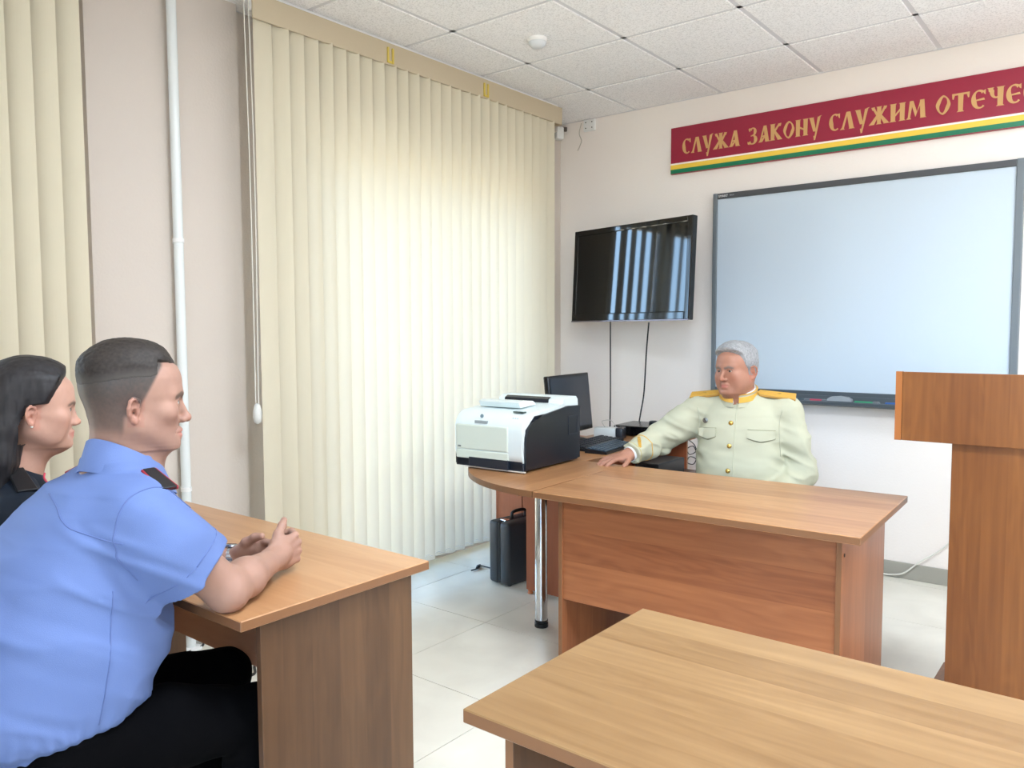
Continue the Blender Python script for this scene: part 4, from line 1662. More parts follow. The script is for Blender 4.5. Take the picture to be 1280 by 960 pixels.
def nets(f, lo, hi, h, B=8):
    lo, hi = np.asarray(lo, float), np.asarray(hi, float)
    nb = np.ceil((hi - lo) / (h * B)).astype(int)
    G = np.stack(np.meshgrid(*[np.arange(n) for n in nb], indexing='ij'), -1).reshape(-1, 3)
    keep = []
    for q in range(0, len(G), 200000):
        g = G[q:q + 200000]
        d = f(lo + (g + 0.5) * h * B)
        keep.append(g[np.abs(d) < h * B * 1.25])
    G = np.concatenate(keep)
    off = np.stack(np.meshgrid(*[np.arange(B + 1)] * 3, indexing='ij'), -1).reshape(-1, 3)
    N = nb * B + 2
    Vs, Ks, Cs = [], [], []
    for q in range(0, len(G), 300):
        g = G[q:q + 300]
        idx = g[:, None, :] * B + off[None]
        v = f((lo + idx.reshape(-1, 3) * h)).reshape(len(g), B + 1, B + 1, B + 1)
        c = np.stack([v[:, i:i + B, j:j + B, k:k + B] for (i, j, k) in CORN], -1)
        s = c < 0
        n_in = s.sum(-1)
        m = np.nonzero((n_in > 0) & (n_in < 8))
        if len(m[0]) == 0:
            continue
        cv = c[m]
        base = g[m[0]] * B + np.stack(m[1:], -1)
        acc = np.zeros((len(cv), 3))
        cnt = np.zeros(len(cv))
        for a, b in EDGES:
            va, vb = cv[:, a], cv[:, b]
            x = (va < 0) != (vb < 0)
            t = np.where(x, va / np.where(x, va - vb, 1), 0)
            acc += np.where(x[:, None], CORN[a] + t[:, None] * (CORN[b] - CORN[a]), 0)
            cnt += x
        Vs.append(lo + (base + acc / cnt[:, None]) * h)
        Ks.append((base[:, 0] * N[1] + base[:, 1]) * N[2] + base[:, 2])
        Cs.append(cv[:, [0, 1, 2, 4]] < 0)
    V, K, S = np.concatenate(Vs), np.concatenate(Ks), np.concatenate(Cs)
    o = np.argsort(K)
    V, K, S = V[o], K[o], S[o]
    st = (N[1] * N[2], N[2], 1)
    quads = []
    for ax in range(3):
        a, b = (ax + 1) % 3, (ax + 2) % 3
        m = np.nonzero(S[:, 0] != S[:, 1 + ax])[0]
        k = K[m]
        ks = np.stack([k, k - st[a], k - st[a] - st[b], k - st[b]], -1)
        pos = np.searchsorted(K, ks)
        pos = np.minimum(pos, len(K) - 1)
        ok = (K[pos] == ks).all(1)
        qd = pos[ok]
        flip = ~S[m[ok], 0]
        qd[flip] = qd[flip][:, ::-1]
        quads.append(qd)
    return V, np.concatenate(quads)


def relax(V, Q, it=1, w=0.5):
    for _ in range(it):
        acc = np.zeros_like(V)
        cnt = np.zeros(len(V))
        for a in range(4):
            i, j = Q[:, a], Q[:, (a + 1) % 4]
            np.add.at(acc, i, V[j])
            np.add.at(cnt, i, 1)
        V = V + w * (acc / np.maximum(cnt, 1)[:, None] - V)
    return V


def mesh_obj(name, V, Q, m, parent, off=(0, 0, 0), cols=None, smooth=True, label=None):
    used = np.unique(Q)
    remap = np.full(len(V), -1)
    remap[used] = np.arange(len(used))
    V, Q = V[used], remap[Q]
    me = bpy.data.meshes.new(name)
    me.vertices.add(len(V))
    me.vertices.foreach_set('co', (V - np.asarray(off)).astype(np.float32).ravel())
    n = len(Q)
    me.loops.add(n * 4)
    me.loops.foreach_set('vertex_index', Q.astype(np.int32).ravel())
    me.polygons.add(n)
    me.polygons.foreach_set('loop_start', np.arange(0, n * 4, 4, dtype=np.int32))
    me.polygons.foreach_set('loop_total', np.full(n, 4, dtype=np.int32))
    me.update(calc_edges=True)
    me.validate()
    if smooth:
        me.polygons.foreach_set('use_smooth', np.ones(len(me.polygons), dtype=bool))
    if cols is not None:
        ca = me.color_attributes.new('tone', 'FLOAT_COLOR', 'POINT')
        c4 = np.ones((len(me.vertices), 4), np.float32)
        c4[:, :3] = cols[used]
        ca.data.foreach_set('color', c4.ravel())
    me.materials.append(m)
    o = bpy.data.objects.new(name, me)
    COL.objects.link(o)
    o.parent = parent
    if label:
        o['label'] = label
    return o


def project(f, p, d, far=0.4):
    """march from points p along directions d to the surface of f"""
    p = np.array(p, float)
    d = np.broadcast_to(np.asarray(d, float), p.shape)
    d = d / np.linalg.norm(d, axis=1, keepdims=True)
    t = np.zeros(len(p))
    for _ in range(70):
        t += np.clip(f(p + d * t[:, None]), -0.02, 0.03) * 0.8
        t = np.minimum(t, far)
    return p + d * t[:, None]


def patch(name, f, corners, d, m, parent, off, thick=0.003, nu=12, nv=8, lift=0.0, outline=None, label=None):
    """a thin sewn-on piece: a grid of points pushed along d onto the cloth, given thickness.
    outline(u) may shorten the piece: returns the v extent (0..1) at u"""
    c = [np.asarray(q, float) for q in corners]
    us, vs = np.linspace(0, 1, nu), np.linspace(0, 1, nv)
    P = []
    for v in vs:
        for u in us:
            vv = v * (outline(u) if outline else 1.0)
            P.append((c[0] * (1 - u) + c[1] * u) * (1 - vv) + (c[3] * (1 - u) + c[2] * u) * vv)
    P = np.array(P)
    dd = np.asarray(d, float)
    dd = dd / np.linalg.norm(dd)
    S = project(f, P, dd)
    top = S - dd * (thick + lift)
    bot = S + dd * 0.002
    V = np.concatenate([top, bot])
    n = nu * nv
    Q = []
    for j in range(nv - 1):
        for i in range(nu - 1):
            a = j * nu + i
            Q.append((a, a + 1, a + nu + 1, a + nu))
            Q.append((n + a, n + a + nu, n + a + nu + 1, n + a + 1))
    ring = [i for i in range(nu)] + [j * nu + nu - 1 for j in range(1, nv)] + [(nv - 1) * nu + i for i in range(nu - 2, -1, -1)] + [j * nu for j in range(nv - 2, 0, -1)]
    for a, b in zip(ring, ring[1:] + ring[:1]):
        Q.append((a, n + a, n + b, b))
    bm = BM()
    vv = [bm.verts.new(Vector(p - np.asarray(off))) for p in V]
    for q in Q:
        try:
            bm.faces.new([vv[i] for i in q])
        except ValueError:
            pass
    return obj(name, bm, m, parent, smooth=True, angle=50, label=label)


def surf_tube(name, f, pts, d, rad, m, parent, off, n=6, label=None):
    """a thin cord or seam laid on the surface"""
    P = np.array([tuple(p) for p in bez(pts, n)])
    S = project(f, P, d)
    bm = BM()
    add_tube(bm, [Vector(p - np.asarray(off)) for p in S], rad, 6)
    return obj(name, bm, m, parent, smooth=True, label=label)


# ------------------------------------------------------------------ heads, hands
HEAD_TAB = [  # z, front, back, half width
    (0.066, 0.0835, -0.096, 0.0690), (0.056, 0.0890, -0.100, 0.0725),
    (0.045, 0.0925, -0.104, 0.0758), (0.025, 0.0950, -0.1035, 0.0768), (0.008, 0.0935, -0.101, 0.0765), (-0.006, 0.0900, -0.098, 0.0755), (-0.022, 0.0895, -0.092, 0.0740),
    (-0.040, 0.0915, -0.083, 0.0710), (-0.055, 0.0925, -0.070, 0.0675), (-0.068, 0.0910, -0.056, 0.0635), (-0.080, 0.0880, -0.042, 0.0580), (-0.092, 0.0870, -0.024, 0.0500),
    (-0.103, 0.0840, 0.004, 0.0400), (-0.111, 0.0760, 0.024, 0.0280), (-0.116, 0.064, 0.040, 0.014)]


def make_head(p):
    """head in its own frame: x person's right, y forwards, z up, chin at z = -0.116"""
    f = Field()
    tab = [(z, yf + p.get('front', 0) * 0, yb, w * p.get('wide', 1.0) * (p.get('jaw', 1.0) if z < -0.03 else 1.0)) for z, yf, yb, w in HEAD_TAB]
    f.loft(tab, pw=2.25)
    f.ell((0, -0.0035, 0.030), (0.0765 * p.get('wide', 1.0), 0.0965, 0.0865), 0.015)
    f.ell((0, -0.036, 0.034), (0.0700 * p.get('wide', 1.0), 0.0690, 0.0740), 0.02)
    fd = p.get('drop', 0.008)          # how far the features sit below the middle
    js = p.get('jaw', 1.0)
    for s in (-1, 1):
        f.cap((s * 0.057 * js, 0.002, -0.060), (s * 0.020, 0.070, -0.101), 0.017, 0.015, 0.03)
        f.ell((s * 0.046, 0.062, -0.018 - fd), (0.020, 0.020, 0.017), 0.025)
        f.cap((s * 0.046, 0.070, 0.022 - fd), (s * 0.014, 0.0885, 0.020 - fd), 0.0085, 0.0085, 0.016)
    if p.get('full', 0):
        for s in (-1, 1):
            f.ell((s * 0.050, 0.040, -0.055), (0.022 * p['full'], 0.034, 0.036), 0.03)
        f.ell((0, 0.035, -0.108), (0.045 * p['full'], 0.04, 0.022), 0.03)
    for s in (-1, 1):
        f.ell((s * 0.033, 0.101, 0.004 - fd), (0.017, 0.0135, 0.0105), 0.012, 's')
    n = p.get('nose', 1.0)
    f.cap((0, 0.0885, 0.012 - fd), (0, 0.1080 + 0.004 * (n - 1) * 5, -0.030 - fd), 0.0065, 0.0095, 0.012)
    f.ell((0, 0.1095 + 0.010 * (n - 1), -0.034 - fd), (0.0105, 0.0105, 0.0095), 0.008)
    for s in (-1, 1):
        f.ell((s * 0.0125, 0.0985, -0.037 - fd), (0.0075, 0.0095, 0.0075), 0.006)
        f.ell((s * 0.0062, 0.108, -0.0445 - fd), (0.0032, 0.005, 0.0035), 0.002, 's')
    # mouth
    mz = -0.066 - fd
    f.tube([(-0.024, 0.0815, mz + 0.001), (-0.010, 0.0925, mz + 0.005), (0, 0.0935, mz + 0.0045), (0.010, 0.0925, mz + 0.005), (0.024, 0.0815, mz + 0.001)], [0.003, 0.0052, 0.0052, 0.0052, 0.003], 0.008)
    f.tube([(-0.022, 0.0815, mz - 0.003), (-0.009, 0.0905, mz - 0.0065), (0.009, 0.0905, mz - 0.0065), (0.022, 0.0815, mz - 0.003)], [0.003, 0.0058, 0.0058, 0.003], 0.008)
    f.tube([(-0.026, 0.0865, mz - 0.0015), (-0.010, 0.0985, mz), (0.010, 0.0985, mz), (0.026, 0.0865, mz - 0.0015)], 0.0012, 0.003, 's')
    f.ell((0, 0.0935, mz - 0.0205), (0.022, 0.006, 0.0065), 0.008, 's')
    f.ell((0, 0.0815, -0.101), (0.020, 0.0125, 0.0125), 0.018)
    for s in (-1, 1):
        f.cap((s * 0.020, 0.0955, -0.043 - fd), (s * 0.030, 0.0815, -0.066 - fd), 0.0014, 0.0014, 0.006, 's')
    # eyelids closing over the eyeballs, with the slit
    for s in (-1, 1):
        f.ell((s * 0.032, 0.0775, 0.003 - fd), (0.0142, 0.0128, 0.0122), 0.004)
        f.ell((s * 0.032, 0.0905, 0.0025 - fd), (0.0120, 0.0095, p.get('eye', 0.0040)), 0.0015, 's')
    # ears
    ey, ez, el = p.get('ear_y', -0.014), -0.012 - fd, p.get('ear', 1.0)
    for s in ((-1, 1) if p.get('ears', True) else ()):
        c, sn = math.cos(s * -0.42), math.sin(s * -0.42)
        rot = np.array([[c, -sn, 0], [sn, c, 0], [0, 0, 1]]).T
        o = A_(s * 0.0785 * p.get('wide', 1.0), ey, ez)

        def E(u, v, w):
            return o + A_(s * w, 0, 0) @ rot.T * 1.0 + np.array([0, u, v]) @ rot.T * el
        f.ell(E(0, 0, 0.003), (0.0075, 0.0150 * el, 0.0280 * el), 0.005, 'u', rot)
        rim = [E(0.010, -0.003, 0.006), E(0.014, 0.012, 0.008), E(0.009, 0.026, 0.011), E(-0.004, 0.031, 0.013), E(-0.014, 0.023, 0.015), E(-0.0175, 0.006, 0.015), E(-0.0135, -0.010, 0.013), E(-0.005, -0.024, 0.009), E(0.005, -0.029, 0.006), E(0.010, -0.022, 0.004)]
        f.tube(rim, [0.0032, 0.0034, 0.0038, 0.0040, 0.0040, 0.0038, 0.0036, 0.0042, 0.0050, 0.0042], 0.003)
        f.ell(E(0.002, -0.006, 0.013), (0.0120, 0.0085 * el, 0.0120 * el), 0.003, 's', rot)
        f.ell(E(-0.004, 0.014, 0.015), (0.0080, 0.0075 * el, 0.0100 * el), 0.003, 's', rot)
        f.ell(E(0.0115, -0.006, 0.006), (0.0035, 0.0035, 0.0055), 0.003, 'u', rot)
    return f


def axes(yaw=0.0, pitch=0.0, roll=0.0):
    """columns = right, forward, up; yaw about z, pitch nods down, roll tilts to the right"""
    r = (Matrix.Rotation(yaw, 3, 'Z') @ Matrix.Rotation(-pitch, 3, 'X') @ Matrix.Rotation(roll, 3, 'Y'))
    return np.array(r)


def nrm(v):
    v = np.asarray(v, float)
    return v / np.linalg.norm(v)


def hand(f, w, d, n, side, flex, thumb, spread=0.10, scale=1.0, k=0.004, fl=None):
    """hand from wrist w: d towards the knuckles, n out of the back of the hand, side = +1 when the thumb lies along +(d x n)
    flex: per finger (index..little) three bends in degrees; thumb: four points in (d, thumbwards, n) millimetres"""
    d = nrm(d)
    n = nrm(np.asarray(n, float) - d * (np.asarray(n, float) @ d))
    t = np.cross(d, n) * side

    def W(a, b, c):
        return w + (d * a + t * b + n * c) * scale
    # palm
    f.cap(W(-0.01, 0, 0), W(0.03, 0.002, 0), 0.0250 * scale, 0.026 * scale, 0.02)
    rot = np.stack([d, t, n], -1)
    f.ell(W(0.052, 0.0, -0.001), A_(0.046, 0.041, 0.0145) * scale, 0.014, 'u', rot)
    f.ell(W(0.036, 0.024, -0.009), A_(0.032, 0.018, 0.016) * scale, 0.012, 'u', rot)
    f.ell(W(0.036, -0.024, -0.008), A_(0.034, 0.016, 0.014) * scale, 0.012, 'u', rot)
    mcp = [(0.090, 0.030), (0.095, 0.009), (0.090, -0.012), (0.080, -0.031)]
    lens = [(0.043, 0.025, 0.021), (0.048, 0.029, 0.022), (0.044, 0.027, 0.022), (0.034, 0.020, 0.019)]
    rad = [0.0092, 0.0095, 0.0090, 0.0080]
    for i in range(4):
        a, b = mcp[i]
        ang = 0.0
        sp = (1.5 - i) * spread * 0.6
        base = W(a, b, 0.001)
        f.cap(W(a - 0.045, b * 0.75, 0.001), base, 0.0085 * scale, rad[i] * 1.12 * scale, 0.008)
        p = base
        L = fl or lens
        for j in range(3):
            ang += math.radians(flex[i][j])
            dirv = (d * math.cos(ang) - n * math.sin(ang)) + t * sp * max(0.0, math.cos(ang))
            q = p + nrm(dirv) * L[i][j] * scale
            r0, r1 = rad[i] * (1.04 - 0.08 * j), rad[i] * (0.97 - 0.085 * j)
            f.cap(p, q, r0 * scale, r1 * scale, k)
            if j < 2:
                f.ell(q, A_(1, 1, 1) * r1 * 1.07 * scale, 0.003)
            p = q
    T = [W(*(A_(*q) / 1000)) for q in thumb]
    f.tube(T, [0.0150 * scale, 0.0120 * scale, 0.0105 * scale, 0.0088 * scale], 0.007)
    return f


SKIN = np.array(lin((158, 122, 107))[:3])
LIP = np.array(lin((186, 112, 100))[:3])


def mixc(c, col, a):
    return c * (1 - a[:, None]) + np.asarray(col) * a[:, None]


def seg_dist(P, pts):
    d = np.full(len(P), 9.0)
    for a, b in zip(pts, pts[1:]):
        a, b = np.asarray(a, float), np.asarray(b, float)
        ab = b - a
        t = np.clip((P - a) @ ab / (ab @ ab), 0, 1)
        d = np.minimum(d, np.sqrt(((P - a - t[:, None] * ab) ** 2).sum(1)))
    return d


def face_colours(V, o, R, sc, p, skin):
    L = (V - o) @ R / sc
    n = vnoise(L * 60, 3) * 0.5 + vnoise(L * 140, 5) * 0.5
    c = np.tile(skin, (len(V), 1)) * (1 + 0.05 * n[:, None])
    fd = p.get('drop', 0.008)
    inh = (np.abs(L[:, 2]) < 0.13) & (np.abs(L[:, 1]) < 0.14) & (np.abs(L[:, 0]) < 0.11)
    # cheeks, nose and ears are redder
    red = np.exp(-(((np.abs(L[:, 0]) - 0.045) / 0.022) ** 2 + ((L[:, 1] - 0.07) / 0.03) ** 2 + ((L[:, 2] + 0.03 + fd) / 0.022) ** 2)) * 0.45
    red += np.exp(-((L[:, 0] / 0.014) ** 2 + ((L[:, 1] - 0.113) / 0.015) ** 2 + ((L[:, 2] + 0.034 + fd) / 0.014) ** 2)) * 0.5
    red += np.where((np.abs(L[:, 0]) > 0.073) & (L[:, 2] > -0.06) & (L[:, 2] < 0.03) & (np.abs(L[:, 1] + 0.014) < 0.03), 0.5, 0)
    c = mixc(c, skin * np.array([1.06, 0.74, 0.70]), np.where(inh, np.clip(red * p.get('ruddy', 1.0), 0, 1), 0))
    mz = -0.066 - fd
    lip = np.exp(-((L[:, 0] / 0.021) ** 4 + ((L[:, 2] - mz + 0.001) / 0.0085) ** 4)) * (L[:, 1] > 0.075)
    c = mixc(c, p.get('lip', LIP), np.where(inh, lip * 0.8, 0))
    bw = p.get('brow_w', 0.0042)
    for s in (-1, 1):
        br = [(s * 0.013, 0.097, 0.0165 - fd), (s * 0.030, 0.094, 0.0215 - fd), (s * 0.047, 0.079, 0.0165 - fd)]
        dd = seg_dist(L, br)
        c = mixc(c, p.get('brow', (0.02, 0.013, 0.009)), np.where(inh, (1 - sstep(bw, bw + 0.0045, dd)) * p.get('brow_a', 0.85), 0))
        ey = [(s * 0.021, 0.0885, 0.0058 - fd), (s * 0.032, 0.0935, 0.0078 - fd), (s * 0.043, 0.085, 0.0055 - fd)]
        dd = seg_dist(L, ey)
        c = mixc(c, (0.02, 0.012, 0.010), np.where(inh, (1 - sstep(0.0010, 0.0030, dd)) * 0.75, 0))
    if 'shade' in p:       # beard shadow: real stubble on jaw and lip
        jaw = sstep(-0.035, -0.065, L[:, 2]) * sstep(0.0, 0.03, L[:, 1]) * (1 - lip)
        c = mixc(c, skin * np.array([0.72, 0.74, 0.80]), np.where(inh, jaw * p['shade'], 0))
    return c


def add_eyes(parent, off, o, R, sc, fd, iris):
    for s in (-1, 1):
        c = o + R @ (A_(s * 0.032, 0.0775, 0.003 - fd) * sc)
        f = Field().ell(c, A_(1, 1, 1) * 0.0117 * sc)
        V, Q = nets(f, c - 0.016 * sc, c + 0.016 * sc, 0.0016 * sc, 4)
        fw = R[:, 1]
        a = ((V - c) @ fw) / (0.0117 * sc)
        cols = np.tile(np.array((0.62, 0.58, 0.55)), (len(V), 1))
        cols[a > 0.80] = iris
        cols[a > 0.955] = (0.01, 0.01, 0.01)
        mesh_obj('eye', V, Q, vcol_mat('eye_surface', 0.12, 0.5), parent, off, cols)


def stiff_board(name, f, a, c, w0, w1, thick, m, parent, off, lift=0.0, label=None, pointed=0.0, front=None, tilt=0.0):
    """a stiff strip laid from a to c on top of the cloth (both found by dropping straight down)"""
    a, c = np.asarray(a, float), np.asarray(c, float)
    P = project(f, np.array([a, (a + c) / 2, c]), A_(0, 0, -1))
    A, Bm_, C = P
    sag = max(0.0, Bm_[2] - (A[2] + C[2]) / 2)
    A, C = A + A_(0, 0, sag + lift), C + A_(0, 0, sag + lift)
    ax = nrm(C - A)
    sd = nrm(np.cross(A_(0, 0, 1), ax))
    up = np.cross(ax, sd)
    if front is not None:
        sg = 1.0 if sd @ np.asarray(front, float) > 0 else -1.0
        sd, up = sd * math.cos(tilt) - up * math.sin(tilt) * sg, up * math.cos(tilt) + sd * math.sin(tilt) * sg
    bm = BM()
    out = [(A, -w0), (C, -w1), (C, w1), (A, w0)]
    if pointed:
        out = [(A, -w0), (C, -w1), (C, w1), (A, w0), (A - ax * pointed, 0)]
    lo = [bm.verts.new(Vector(p + sd * w - up * 0.004 - off)) for p, w in out]
    hi = [bm.verts.new(Vector(p + sd * w + up * thick - off)) for p, w in out]
    bm.faces.new(lo[::-1])
    bm.faces.new(hi)
    n = len(out)
    for i in range(n):
        bm.faces.new((lo[i], lo[(i + 1) % n], hi[(i + 1) % n], hi[i]))
    bmesh.ops.bevel(bm, geom=list(bm.edges), offset=0.0012, segments=1, affect='EDGES')
    return obj(name, bm, m, parent, label=label)

# ------------------------------------------------------------------ the man in the light blue shirt
def build_man():
    loc = A_(1.50, -4.03, 0)
    root = thing('person', 'man with cropped dark hair in a light blue short-sleeved shirt, hands clasped on the table', 'person', tuple(loc))
    R = axes(math.radians(-22), math.radians(3), math.radians(0))
    ho, hs = A_(1.562, -3.862, 1.228), 1.0
    hp = dict(drop=0.012, nose=0.9, jaw=0.98, ear_y=-0.009, ear=0.86, brow=(0.045, 0.030, 0.022), brow_a=0.75, ruddy=0.75, shade=0.22, wide=1.0)
    head = make_head(hp)
    b = Field()
    b.sub(head, ho, R, hs, 0.19, 0.02)

    def H(x, y, z):
        return ho + R @ (A_(x, y, z) * hs)
    # neck
    nb = A_(1.548, -3.897, 1.055)
    b.cap(H(0, -0.028, -0.050), nb, 0.055, 0.061, 0.03)
    b.cap(H(0, 0.012, -0.075), nb + A_(0.005, 0.035, 0.0), 0.044, 0.05, 0.03)
    b.cap(H(0, 0.040, -0.118), nb + A_(0.012, 0.055, 0.0), 0.020, 0.03, 0.03)
    # trunk under the clothes
    shR, shL = A_(1.688, -3.920, 0.985), A_(1.355, -3.885, 0.965)
    b.cap(nb, A_(1.52, -3.96, 0.90), 0.06, 0.10, 0.05)
    b.cap(shR, shL, 0.052, 0.048, 0.05)
    b.cap(A_(1.52, -3.97, 0.90), A_(1.50, -4.02, 0.58), 0.105, 0.125, 0.05)
    hipR, hipL = A_(1.60, -4.06, 0.525), A_(1.40, -4.06, 0.525)
    kR, kL = A_(1.655, -3.645, 0.452), A_(1.430, -3.590, 0.468)
    aR, aL = A_(1.655, -3.70, 0.08), A_(1.385, -3.69, 0.08)
    for h_, k_, a_ in ((hipR, kR, aR), (hipL, kL, aL)):
        b.cap(h_, k_, 0.076, 0.055, 0.03)
        b.cap(k_, a_, 0.052, 0.036, 0.02)
        b.cap(a_ + A_(0, -0.02, -0.03), a_ + A_(0, 0.13, -0.045), 0.034, 0.028, 0.02)
    # right arm, lying on the table
    eR, wR = A_(1.712, -3.742, 0.796), A_(1.603, -3.545, 0.800)
    b.cap(shR, eR + A_(0, -0.01, 0.01), 0.056, 0.046, 0.02)
    b.ell(eR + A_(0.010, 0.002, -0.010), (0.036, 0.034, 0.034), 0.02)
    mR = eR * 0.66 + wR * 0.34 + A_(0.006, 0.0, 0.004)
    b.tube([eR, mR, wR], [0.0455, 0.0440, 0.0275], 0.02)
    # left arm
    eL, wL = A_(1.310, -3.750, 0.797), A_(1.474, -3.572, 0.783)
    b.cap(shL, eL, 0.054, 0.045, 0.02)
    mL = eL * 0.66 + wL * 0.34
    b.tube([eL, mL, wL], [0.044, 0.041, 0.0270], 0.02)
    fist = [(62, 82, 55), (64, 84, 55), (66, 84, 55), (66, 82, 52)]
    hand(b, wR, A_(-0.25, 0.93, 0.12), A_(0.93, 0.30, 0.12), -1, [(50, 75, 45), (60, 82, 52), (64, 84, 55), (66, 82, 52)],
         [(22, 22, -10), (48, 48, -14), (72, 62, -18), (92, 70, -26)], 0.02, 1.0)
    hand(b, wL, A_(0.80, 0.56, 0.22), A_(-0.40, 0.62, 0.66) * 0 + A_(-0.50, 0.78, 0.25), 1, [(35, 60, 35), (55, 80, 50), (62, 84, 55), (66, 84, 52)],
         [(22, 22, -8), (50, 46, -12), (78, 56, -16), (98, 58, -22)], 0.02, 1.0)
    V, Q = nets(b, (1.16, -4.25, 0.0), (1.86, -3.40, 1.40), 0.0024)
    V = relax(V, Q, 1, 0.35)
    cols = face_colours(V, ho, R, hs, hp, SKIN)
    L = (V - ho) @ R / hs
    # clipped hair on the sides and back: short stubble that thins out downwards
    front = 0.050 - np.clip(0.072 - L[:, 2], 0, 1) * 0.48
    reg = sstep(front + 0.004, front - 0.006, L[:, 1]) * sstep(-0.098, -0.055, L[:, 2] - 0.1 * np.clip(L[:, 1] + 0.02, 0, 1)) * (np.abs(L[:, 2]) < 0.14)
    reg *= 1 - sstep(-0.030, -0.044, L[:, 2]) * sstep(-0.028, -0.018, L[:, 1])
    ear = (np.abs(L[:, 0]) > 0.0790) & ((((L[:, 1] + 0.011) / 0.017) ** 2 + ((L[:, 2] + 0.024) / 0.029) ** 2) < 1)
    dens = np.interp(L[:, 2] + 0.2 * np.clip(-L[:, 1], 0, 1), [-0.09, -0.05, -0.01, 0.020, 0.048], [0.52, 0.70, 0.84, 0.93, 0.99]) * (1 + 0.05 * vnoise(L * 300, 8))
    cols = mixc(cols, (0.050, 0.043, 0.040), np.where(ear, 0, np.clip(reg * dens, 0, 1)))
    mesh_obj('body', V, Q, vcol_mat('skin', 0.48, 0.35, 0.06), root, loc, cols)
    # hair on top
    hf = Field()
    hf.sub(make_head(dict(hp, ears=False)), ho, R, hs, 0.2, 0.0)

    def hair_t(L):
        fr = 0.0785 + 0.25 * np.abs(L[:, 0]) ** 1.0 * 0.30
        t = sstep(0.040, 0.112, L[:, 2] + 0.20 * np.clip(-L[:, 1] - 0.0, 0, 0.1)) * 0.0120
        t *= 0.35 + 0.65 * sstep(0.088, 0.045, L[:, 1])
        hl = 0.079 + 0.10 * (np.abs(L[:, 0]) - 0.03)            # forehead hairline height
        t *= np.where(L[:, 1] > 0.04, sstep(hl - 0.004, hl + 0.004, L[:, 2]), 1)
        t *= np.where((L[:, 1] > 0.030) & (L[:, 1] <= 0.06), sstep(0.055, 0.066, L[:, 2] + 0.4 * (0.06 - L[:, 1])), 1)
        return t

    def hpost(P, d):
        L = (P - ho) @ R / hs
        t = hair_t(L)
        r = vnoise(L * A_(420, 420, 420), 4) * 0.0006 + vnoise(L * A_(160, 90, 200), 6) * 0.0011
        return d - t - r * sstep(0.002, 0.006, t) + np.where(t < 0.0003, 0.006, 0)
    hf.post = hpost
    V, Q = nets(hf, ho - 0.15, ho + 0.15, 0.0024)
    keep = hair_t((V - ho) @ R / hs) > 0.0002
    Q = Q[keep[Q].all(1)]
    hn = vnoise((V - ho) @ R * 260, 3)
    hc = np.tile(np.array((0.026, 0.020, 0.017)), (len(V), 1)) * (1 + 0.5 * hn[:, None])
    tk = hair_t((V - ho) @ R / hs)
    hc = mixc(hc, (0.058, 0.050, 0.046), sstep(0.0050, 0.0, tk))
    mesh_obj('hair', V, Q, vcol_mat('short_hair', 0.62, 0.3), root, loc, hc)
    add_eyes(root, loc, ho, R, hs, hp['drop'], (0.10, 0.12, 0.12))

    # ---------------- shirt
    s = Field()
    tab = [(0.50, -3.965, -4.235, 0.170, 1.50), (0.535, -3.925, -4.240, 0.186, 1.50), (0.560, -3.895, -4.255, 0.196, 1.50), (0.60, -3.860, -4.265, 0.206, 1.50), (0.66, -3.822, -4.255, 0.212, 1.50), (0.73, -3.795, -4.235, 0.212, 1.502),
           (0.80, -3.785, -4.200, 0.208, 1.505), (0.88, -3.785, -4.155, 0.202, 1.51), (0.95, -3.800, -4.105, 0.196, 1.515), (1.00, -3.815, -4.062, 0.176, 1.52), (1.04, -3.822, -4.020, 0.140, 1.53), (1.075, -3.832, -3.962, 0.080, 1.545), (1.098, -3.834, -3.966, 0.074, 1.550)]
    s.loft(tab, 0.03, pw=2.3)
    s.cap(A_(1.605, -3.915, 1.035), shR + A_(0.004, 0, 0.010), 0.050, 0.066, 0.05)
    s.cap(A_(1.48, -3.905, 1.035), shL + A_(-0.004, 0, 0.0), 0.045, 0.058, 0.05)
    hR = A_(1.708, -3.822, 0.868)
    s.tube([shR + A_(-0.004, 0.0, -0.005), (shR + hR) / 2 + A_(0.006, -0.01, 0.0), hR], [0.076, 0.080, 0.083], 0.035)
    hL = A_(1.305, -3.815, 0.850)
    s.tube([shL, (shL + hL) / 2, hL], [0.076, 0.080, 0.080], 0.035)

    def fold(P, d):
        m = P - A_(1.5, -4.0, 0.8)
        dold = d
        # broad soft creases running from the armpit down to the back, and drag lines at the waist
        u = m[:, 2] * 0.86 + m[:, 1] * 0.50
        v = -m[:, 2] * 0.50 + m[:, 1] * 0.86
        n1 = vnoise(np.stack([u * 12, v * 3.0, m[:, 0] * 4], -1), 11)
        n2 = vnoise(np.stack([u * 24, v * 6.0, m[:, 0] * 7], -1), 12)
        low = sstep(1.02, 0.62, P[:, 2])
        am = np.exp(-(((P[:, 0] - 1.68) / 0.09) ** 2 + ((P[:, 1] + 3.93) / 0.12) ** 2 + ((P[:, 2] - 0.88) / 0.13) ** 2))
        a = 0.0035 + 0.0075 * low
        n3 = vnoise(np.stack([u * 17 + 3, v * 4.0, m[:, 0] * 5], -1), 13)
        d = d - a * (1 - np.abs(n1) * 2.2) - (0.0026 + 0.003 * am) * n2 - (0.002 + 0.005 * low) * np.maximum(0, 1 - np.abs(n3) * 3.5)
        # pulls under the arm
        w = np.sin((u + 0.12 * n1) * 62) * am * 0.0035
        d = d - w
        # gathered elastic hem
        arm_ = sstep(0.06, 0.10, np.sqrt(((P - hR) ** 2).sum(1)))
        d = dold + (d - dold) * (0.25 + 0.75 * arm_)
        band = sstep(0.585, 0.560, hemz(P))
        pl = np.sin(np.arctan2(P[:, 0] - 1.50, P[:, 1] + 4.07) * 46 + 3 * n2) * 0.5 + n2
        hz = sstep(0.64, 0.57, hemz(P))
